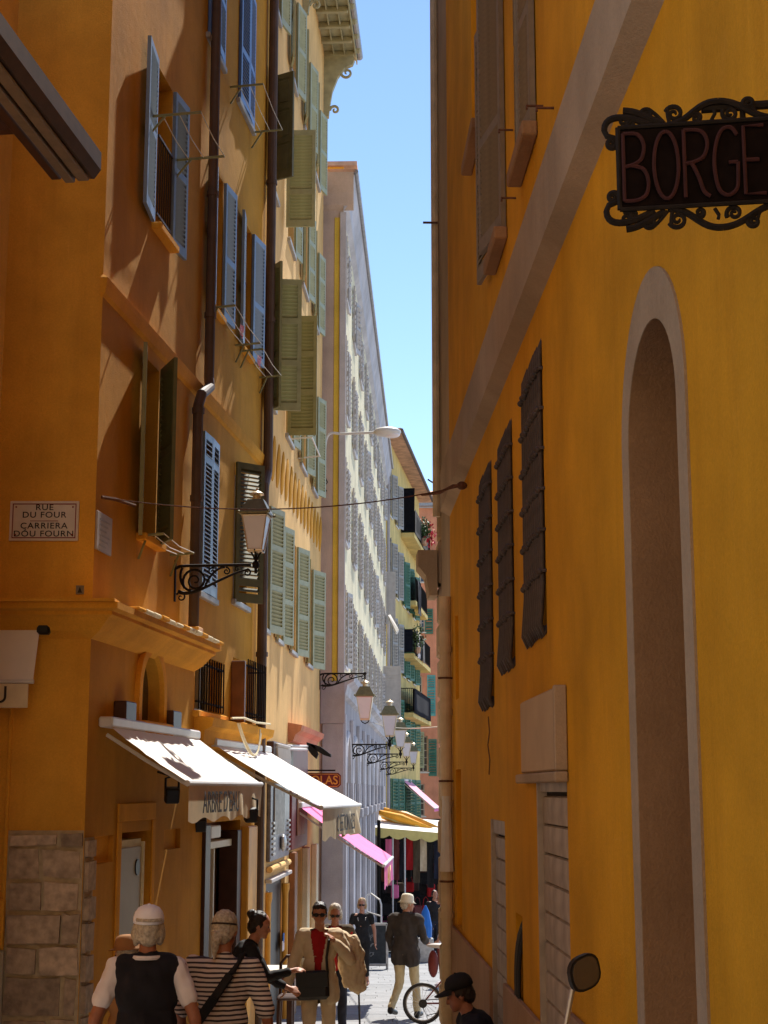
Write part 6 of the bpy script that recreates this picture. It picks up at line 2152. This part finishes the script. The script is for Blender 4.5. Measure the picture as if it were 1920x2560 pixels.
    # --- hair
    if hairstyle:
        hz_ = -.02 if capped else 0
        b = B(); R3 = HM.to_3x3().to_4x4()
        ell(b, hd(0, -.012, .178 + hz_), (.079, .092, .082), M=R3); ell(b, hd(0, -.045, .12), (.074, .062, .085), M=R3)
        for s in (-1, 1): ell(b, hd(s * .062, -.005, .145), (.020, .05, .055), M=R3)
        if hairstyle == 'tail':
            ell(b, hd(-.012, -.100, .075), (.034, .032, .045)); capsule(b, hd(-.012, -.110, .06), hd(-.02, -.10, -.05), .030, .012)
        if hairstyle == 'bun':
            ell(b, hd(0, -.085, .215), (.048, .045, .045))
        if hairstyle == 'fringe':
            ell(b, hd(0, .045, .205), (.070, .050, .042), M=R3)
        if hairstyle == 'full':
            ell(b, hd(0, -.02, .19 + hz_ * 2.2), (.086, .096, .085 + hz_), M=R3); 
            for s in (-1, 1): ell(b, hd(s * .07, -.02, .11), (.03, .05, .07), M=R3)
        me = fuse(b, 'hair', M[hair], .008, 1, .006, 40, 3)
        bm = bmesh.new(); bm.from_mesh(me)
        inv = HM.inverted()
        kill = [f for f in bm.faces if (lambda c: c.y > .052 and c.z < .185)(inv @ f.calc_center_median())]
        bmesh.ops.delete(bm, geom=kill, context='FACES'); bm.to_mesh(me); bm.free()
        obj('hair', me, None, root, MW)
    return root, MW, hd, up, HM

def cap(root, MW, HM, m, back_gap=False):
    HM = HM @ Matrix.Diagonal((1.06, 1.06, 1, 1))
    b = B()
    prof = [(.100, -.012), (.099, .03), (.090, .065), (.070, .095), (.040, .112), (.006, .118)]
    lathe(b, prof, (0, 0, 0), 20, HM @ T(0, -.008, .182) @ Matrix.Diagonal((.86, 1.0, .80, 1)))
    cp = obj('cap', b, M[m], root, MW, smooth=True)
    b = B()
    V = []
    for i in range(13):
        a = pi * i / 12
        V.append((HM @ Vector((.078 * cos(a), +.050 + .03 * sin(a), .182)), HM @ Vector((.082 * cos(a), .060 + .115 * sin(a), .170 - .012 * abs(cos(a))))))
    top = [(b.verts.new(p + Vector((0, 0, .004))), b.verts.new(q + Vector((0, 0, .004)))) for p, q in V]
    bot = [(b.verts.new(p - Vector((0, 0, .004))), b.verts.new(q - Vector((0, 0, .004)))) for p, q in V]
    for i in range(12):
        b.faces.new((top[i][0], top[i + 1][0], top[i + 1][1], top[i][1])); b.faces.new((bot[i][0], bot[i][1], bot[i + 1][1], bot[i + 1][0])); b.faces.new((top[i][1], top[i + 1][1], bot[i + 1][1], bot[i][1]))
    obj('visor', b, M[m], cp, MW)
    b = B(); ell(b, HM @ Vector((0, -.008, .277)), (.010, .010, .006), 8, 6)
    obj('button', b, M[m], cp, MW)
    if back_gap:
        b = B(); V = []
        for i in range(11):
            a = pi + pi * (.22 + .56 * i / 10)
            V.append(HM @ Vector((.0860 * cos(a), -.005 + .1025 * sin(a), .198)))
        tube(b, V, .011, 6)
        obj('cap_gap', b, M['hair_grey'], cp, MW)

def glasses(root, MW, hd):
    b = B()
    for s in (-1, 1):
        ell(b, hd(s * .032, .094, .130), (.030, .016, .021), 10, 8)
        tube(b, [hd(s * .058, .085, .134), hd(s * .078, .01, .130)], .005, 5)
    tube(b, [hd(-.02, .106, .134), hd(.02, .106, .134)], .006, 5)
    obj('sunglasses', b, M['black'], root, MW, smooth=True)

def strap(root, MW, pts, w_, m='leather', name='strap'):
    b = B()
    tube(b, pts, w_, 6)
    return obj(name, b, M[m], root, MW)

def ploc(px, Y):
    return ((px - 960) / 3960.0 * Y, Y, gz(Y))

# 1 man in white cap and black vest, seen from behind
r, MW, hd, up, HM = person('man in black vest and white cap seen from behind, walking up the lane', ploc(371, 9.4), radians(4), 1.72, 1.04, lean=.03, head=(radians(6), -.10),
    arms={-1: ((-.29, -.05, 1.12), (-.33, .03, .86)), 1: ((.29, -.05, 1.12), (.31, .04, .86))}, top_m='white_shirt', sleeve=.30, over='vest', over_m='navy_cloth', over_sleeve=0, hem=.80,
    bottom='brown_cloth', hair='hair_grey', hairstyle='full', capped=True, vox=.010, belly=.02, skin='skin_dark')
cap(r, MW, HM, 'cap_white', True)
b = B(); pts = [up(.075 * cos(a) , -.02 + .075 * sin(a), 1.462) for a in [2 * pi * i / 16 for i in range(17)]]; tube(b, pts, .014, 6)
obj('collar', b, M['white_shirt'], r, MW)
# 2 companion in a brown hat half hidden at his left
r, MW, hd, up, HM = person('person in brown hat mostly hidden in front of the man in the black vest', ploc(325, 10.9), radians(30), 1.50, 1.0, lean=.02, top_m='hat_brown', bottom='brown_cloth', hair='hair_grey', hairstyle='short', vox=.013, head=(radians(20), .05))
b = B(); lathe(b, [(.15, 0), (.105, .012), (.100, .05), (.085, .10), (.05, .115), (.005, .118)], (0, 0, 0), 20, HM @ T(0, -.005, .17))
obj('hat', b, M['hat_brown'], r, MW, smooth=True)
# 3 woman in striped top from behind
r, MW, hd, up, HM = person('woman in striped top with grey ponytail and black shoulder strap, seen from behind', ploc(558, 9.9), radians(-4), 1.70, 1.10, lean=.05, head=(radians(-12), .12),
    arms={-1: ((-.26, -.02, 1.12), (-.26, .14, .90)), 1: ((.29, -.02, 1.10), (.31, .10, .85))}, top_m='stripes', sleeve=.44, bottom='jean_cloth', hair='hair_grey', hairstyle='tail', vox=.010, belly=.02, skin='skin_dark')
b = B(); pts = [hd(.079 * cos(a), -.01 + .094 * sin(a), .165) for a in [pi * i / 12 + pi for i in range(13)]]; tube(b, pts, .006, 6)
obj('hair_band', b, M['ink'], r, MW)
b = B()
P = [up(.13, .10, 1.38), up(.12, .0, 1.475), up(.07, -.125, 1.36), up(-.02, -.168, 1.22), up(-.12, -.165, 1.08), up(-.22, -.11, .95)]
for p, q in zip(P, P[1:]):
    d = (q - p).normalized(); sd = Vector((.8, 0, .6)) - d * d.dot(Vector((.8, 0, .6))); sd.normalize()
    n_ = d.cross(sd)
    A_ = [p + sd * .030, p - sd * .030, q - sd * .030, q + sd * .030]
    lo = [b.verts.new(v + n_ * .008) for v in A_]; hi = [b.verts.new(v - n_ * .008) for v in A_]
    b.faces.new(lo); b.faces.new(hi)
    for i in range(4): b.faces.new((lo[i], lo[(i + 1) % 4], hi[(i + 1) % 4], hi[i]))
obj('shoulder_strap', b, M['black_cloth'], r, MW)
# 4 waitress in black leaning to the right
r, MW, hd, up, HM = person('dark haired woman in black leaning over the cafe table, arm stretched out', (ploc(580, 14.3)[0], 14.3, gz(14.3)), radians(-84), 1.68, 1.0, lean=.40, head=(radians(-6), -.20),
    arms={1: ((.23, .32, 1.13), (.13, .55, 1.17), True), -1: ((-.20, .34, 1.08), (-.10, .52, 1.00), True)}, top_m='black_cloth', sleeve=.92, bottom='black_cloth', hair='hair_dark', hairstyle='bun', vox=.010)
# 5 man in beige jacket facing the camera
r, MW, hd, up, HM = person('man in beige suit, red polo and sunglasses with black bag at his hip', ploc(800, 16.4), radians(176), 1.70, 1.04, lean=.02, head=(radians(4), .02),
    arms={1: ((.27, -.02, 1.13), (.33, .08, .90)), -1: ((-.33, .04, 1.16), (-.17, .15, 1.36))}, legs={1: ((.10, .07, .50), (.10, .02, .085)), -1: ((-.10, .0, .50), (-.11, -.14, .11))},
    top_m='red_cloth', sleeve=.3, over='open', over_m='beige_cloth', over_sleeve=.95, hem=.80, bottom='beige_cloth', hair='hair_dark', hairstyle='fringe', vox=.010, skin='skin')
glasses(r, MW, hd)
b = B()
for c, rr in (((-.22, -.06, 1.37), (.12, .10, .07)), ((-.33, -.05, 1.29), (.10, .08, .12)), ((-.37, -.05, 1.14), (.10, .075, .20)), ((-.38, -.05, .99), (.11, .07, .16)), ((-.29, -.07, 1.10), (.10, .07, .24)), ((-.39, -.05, .90), (.10, .06, .09))):
    ell(b, up(*c), rr)
obj('draped_coat', fuse(b, 'draped_coat', M['beige_cloth'], .011, 3, .026, 13, 4), None, r, MW)
b = B(); bevel_box(b, -.17, .17, -.045, .045, -.15, .14, .035)
bo = obj('bag', b, M['leather'], r, MW @ LMX if False else MW @ Matrix.Translation(up(.05, .19, .93)) @ RY(.05))
b = B(); bevel_box(b, -.165, .165, .046, .056, -.02, .13, .004)
obj('flap', b, M['leather'], bo, MW @ Matrix.Translation(up(.05, .19, .93)) @ RY(.05))
strap(r, MW, [up(-.12, -.05, 1.47), up(-.11, .12, 1.36), up(-.09, .165, 1.2), up(-.10, .17, 1.05), up(-.10, .19, 1.0)], .014)
# 6 stooping man behind him with a cane
r, MW, hd, up, HM = person('stooping white haired man in brown jacket with walking stick, behind the beige suit', ploc(838, 20.8), radians(182), 1.66, 1.05, lean=.26, head=(0, -.05),
    arms={-1: ((-.30, .02, 1.16), (-.31, .18, .98)), 1: ((.28, .0, 1.14), (.28, .12, .9))}, top_m='red_cloth', over='open', over_m='brown_cloth', over_sleeve=.96, hem=.80, bottom='jean_cloth', hair='hair_grey', hairstyle='full', vox=.012, skin='skin_dark')
glasses(r, MW, hd)
hw = MW @ up(-.31, .20, .93)
c = tag(bpy.data.objects.new('walking_stick', None), 'black walking stick in the hand of the stooping man', 'walking stick')
put(c, None, T(hw.x, hw.y, gz(hw.y)))
b = B(); tube(b, [hw + Vector((0, 0, .02)), Vector((hw.x + .03, hw.y - .05, gz(hw.y - .05)))], .013, 8)
obj('shaft', b, M['black'], c)
b = B(); tube(b, [hw + Vector((-.06, 0, .0)), hw + Vector((-.02, 0, .03)), hw + Vector((.05, 0, .02))], .016, 8)
obj('handle', b, M['wood_dark'], c)
# 7 woman in black
r, MW, hd, up, HM = person('woman in black top and leggings with sunglasses, walking on the sunlit paving', ploc(905, 30.6), radians(178), 1.64, .98, legs={1: ((.09, .06, .5), (.08, .06, .085)), -1: ((-.09, .02, .5), (-.10, -.16, .11))},
    top_m='black_cloth', sleeve=.22, bottom='black_cloth', bottom_to=.22, shoes='skin', hair='hair_blond', hairstyle='full', vox=.013)
glasses(r, MW, hd)
b = B(); tube(b, [up(.08 * cos(a), .10 + .02 * sin(a), 1.38 + .12 * sin(a)) for a in [pi + pi * i / 10 for i in range(11)]], .010, 5)
obj('necklace', b, M['steel'], r, MW)
# 8 man in bucket hat from behind
r, MW, hd, up, HM = person('man in cream bucket hat and dark jacket with khaki trousers, walking away', ploc(1014, 23.6), radians(-22), 1.73, 1.08, lean=.04, head=(radians(-45), .08),
    arms={1: ((.27, .03, 1.15), (.24, .22, 1.08)), -1: ((-.27, .0, 1.14), (-.27, .16, .95))}, legs={1: ((.11, .10, .50), (.16, .06, .085)), -1: ((-.08, -.04, .50), (-.12, -.28, .17), (.1, 1), -.085)},
    top_m='white_shirt', over='jacket', over_m='charcoal_cloth', over_sleeve=.95, hem=.84, bottom='khaki_cloth', hair='hair_grey', hairstyle='short', vox=.012)
b = B(); lathe(b, [(.145, -.025), (.105, .0), (.100, .02), (.092, .075), (.075, .105), (.04, .115), (.004, .118)], (0, 0, 0), 20, HM @ T(0, -.005, .165))
obj('bucket_hat', b, M['hat_cream'], r, MW, smooth=True)
# 9 man in black cap sitting in profile at the right
gy9 = gz(11.6)
r, MW, hd, up, HM = person('man in black cap and dark jacket sitting in profile against the mustard wall', (ploc(1222, 11.6)[0], 11.6, gy9 + .38), radians(92), 1.72, 1.10, lean=.30, head=(0, .02),
    arms={1: ((.26, .10, 1.12), (.20, .34, 1.06)), -1: ((-.26, .10, 1.12), (-.20, .34, 1.06))}, legs={1: ((.12, .42, .14), (.12, .44, -.28)), -1: ((-.12, .42, .14), (-.12, .46, -.28))},
    top_m='navy_cloth', over='jacket', over_m='navy_cloth', over_sleeve=.95, hem=.86, bottom='navy_cloth', hair='hair_dark', hairstyle='short', vox=.010, skin='skin_dark', seated=True)
cap(r, MW, HM, 'black_cloth')
st = thing('stool', 'low dark stool under the sitting man in the black cap', 'stool', (ploc(1222, 11.6)[0], 11.6, gy9))
b = B(); bevel_box(b, -.16, .16, -.2, .2, .34, .38, .01)
obj('seat', b, M['wood_dark'], st, WM[st.name])
for sx in (-.12, .12):
    for sy in (-.15, .15):
        b = B(); tube(b, [(sx * 1.1, sy * 1.1, 0), (sx, sy, .34)], .02, 6)
        obj('leg', b, M['wood_dark'], st, WM[st.name])
# 10 person half hidden by the drain pipe
r, MW, hd, up, HM = person('person in black top and white shorts half hidden behind the drain pipe', ploc(1108, 31), radians(80), 1.76, 1.0, top_m='black_cloth', sleeve=.35, bottom='white_shirt', bottom_to=.5, hair='hair_dark', hairstyle='short', vox=.014, shoes='white_shirt')

# 11 vendor in the shade of the stall
person('vendor in dark clothes standing at the right end of the market stall', ploc(1086, 43.5), radians(200), 1.78, 1.0, top_m='black_cloth', sleeve=.4, bottom='jean_cloth', hair='hair_dark', hairstyle='short', vox=.016)
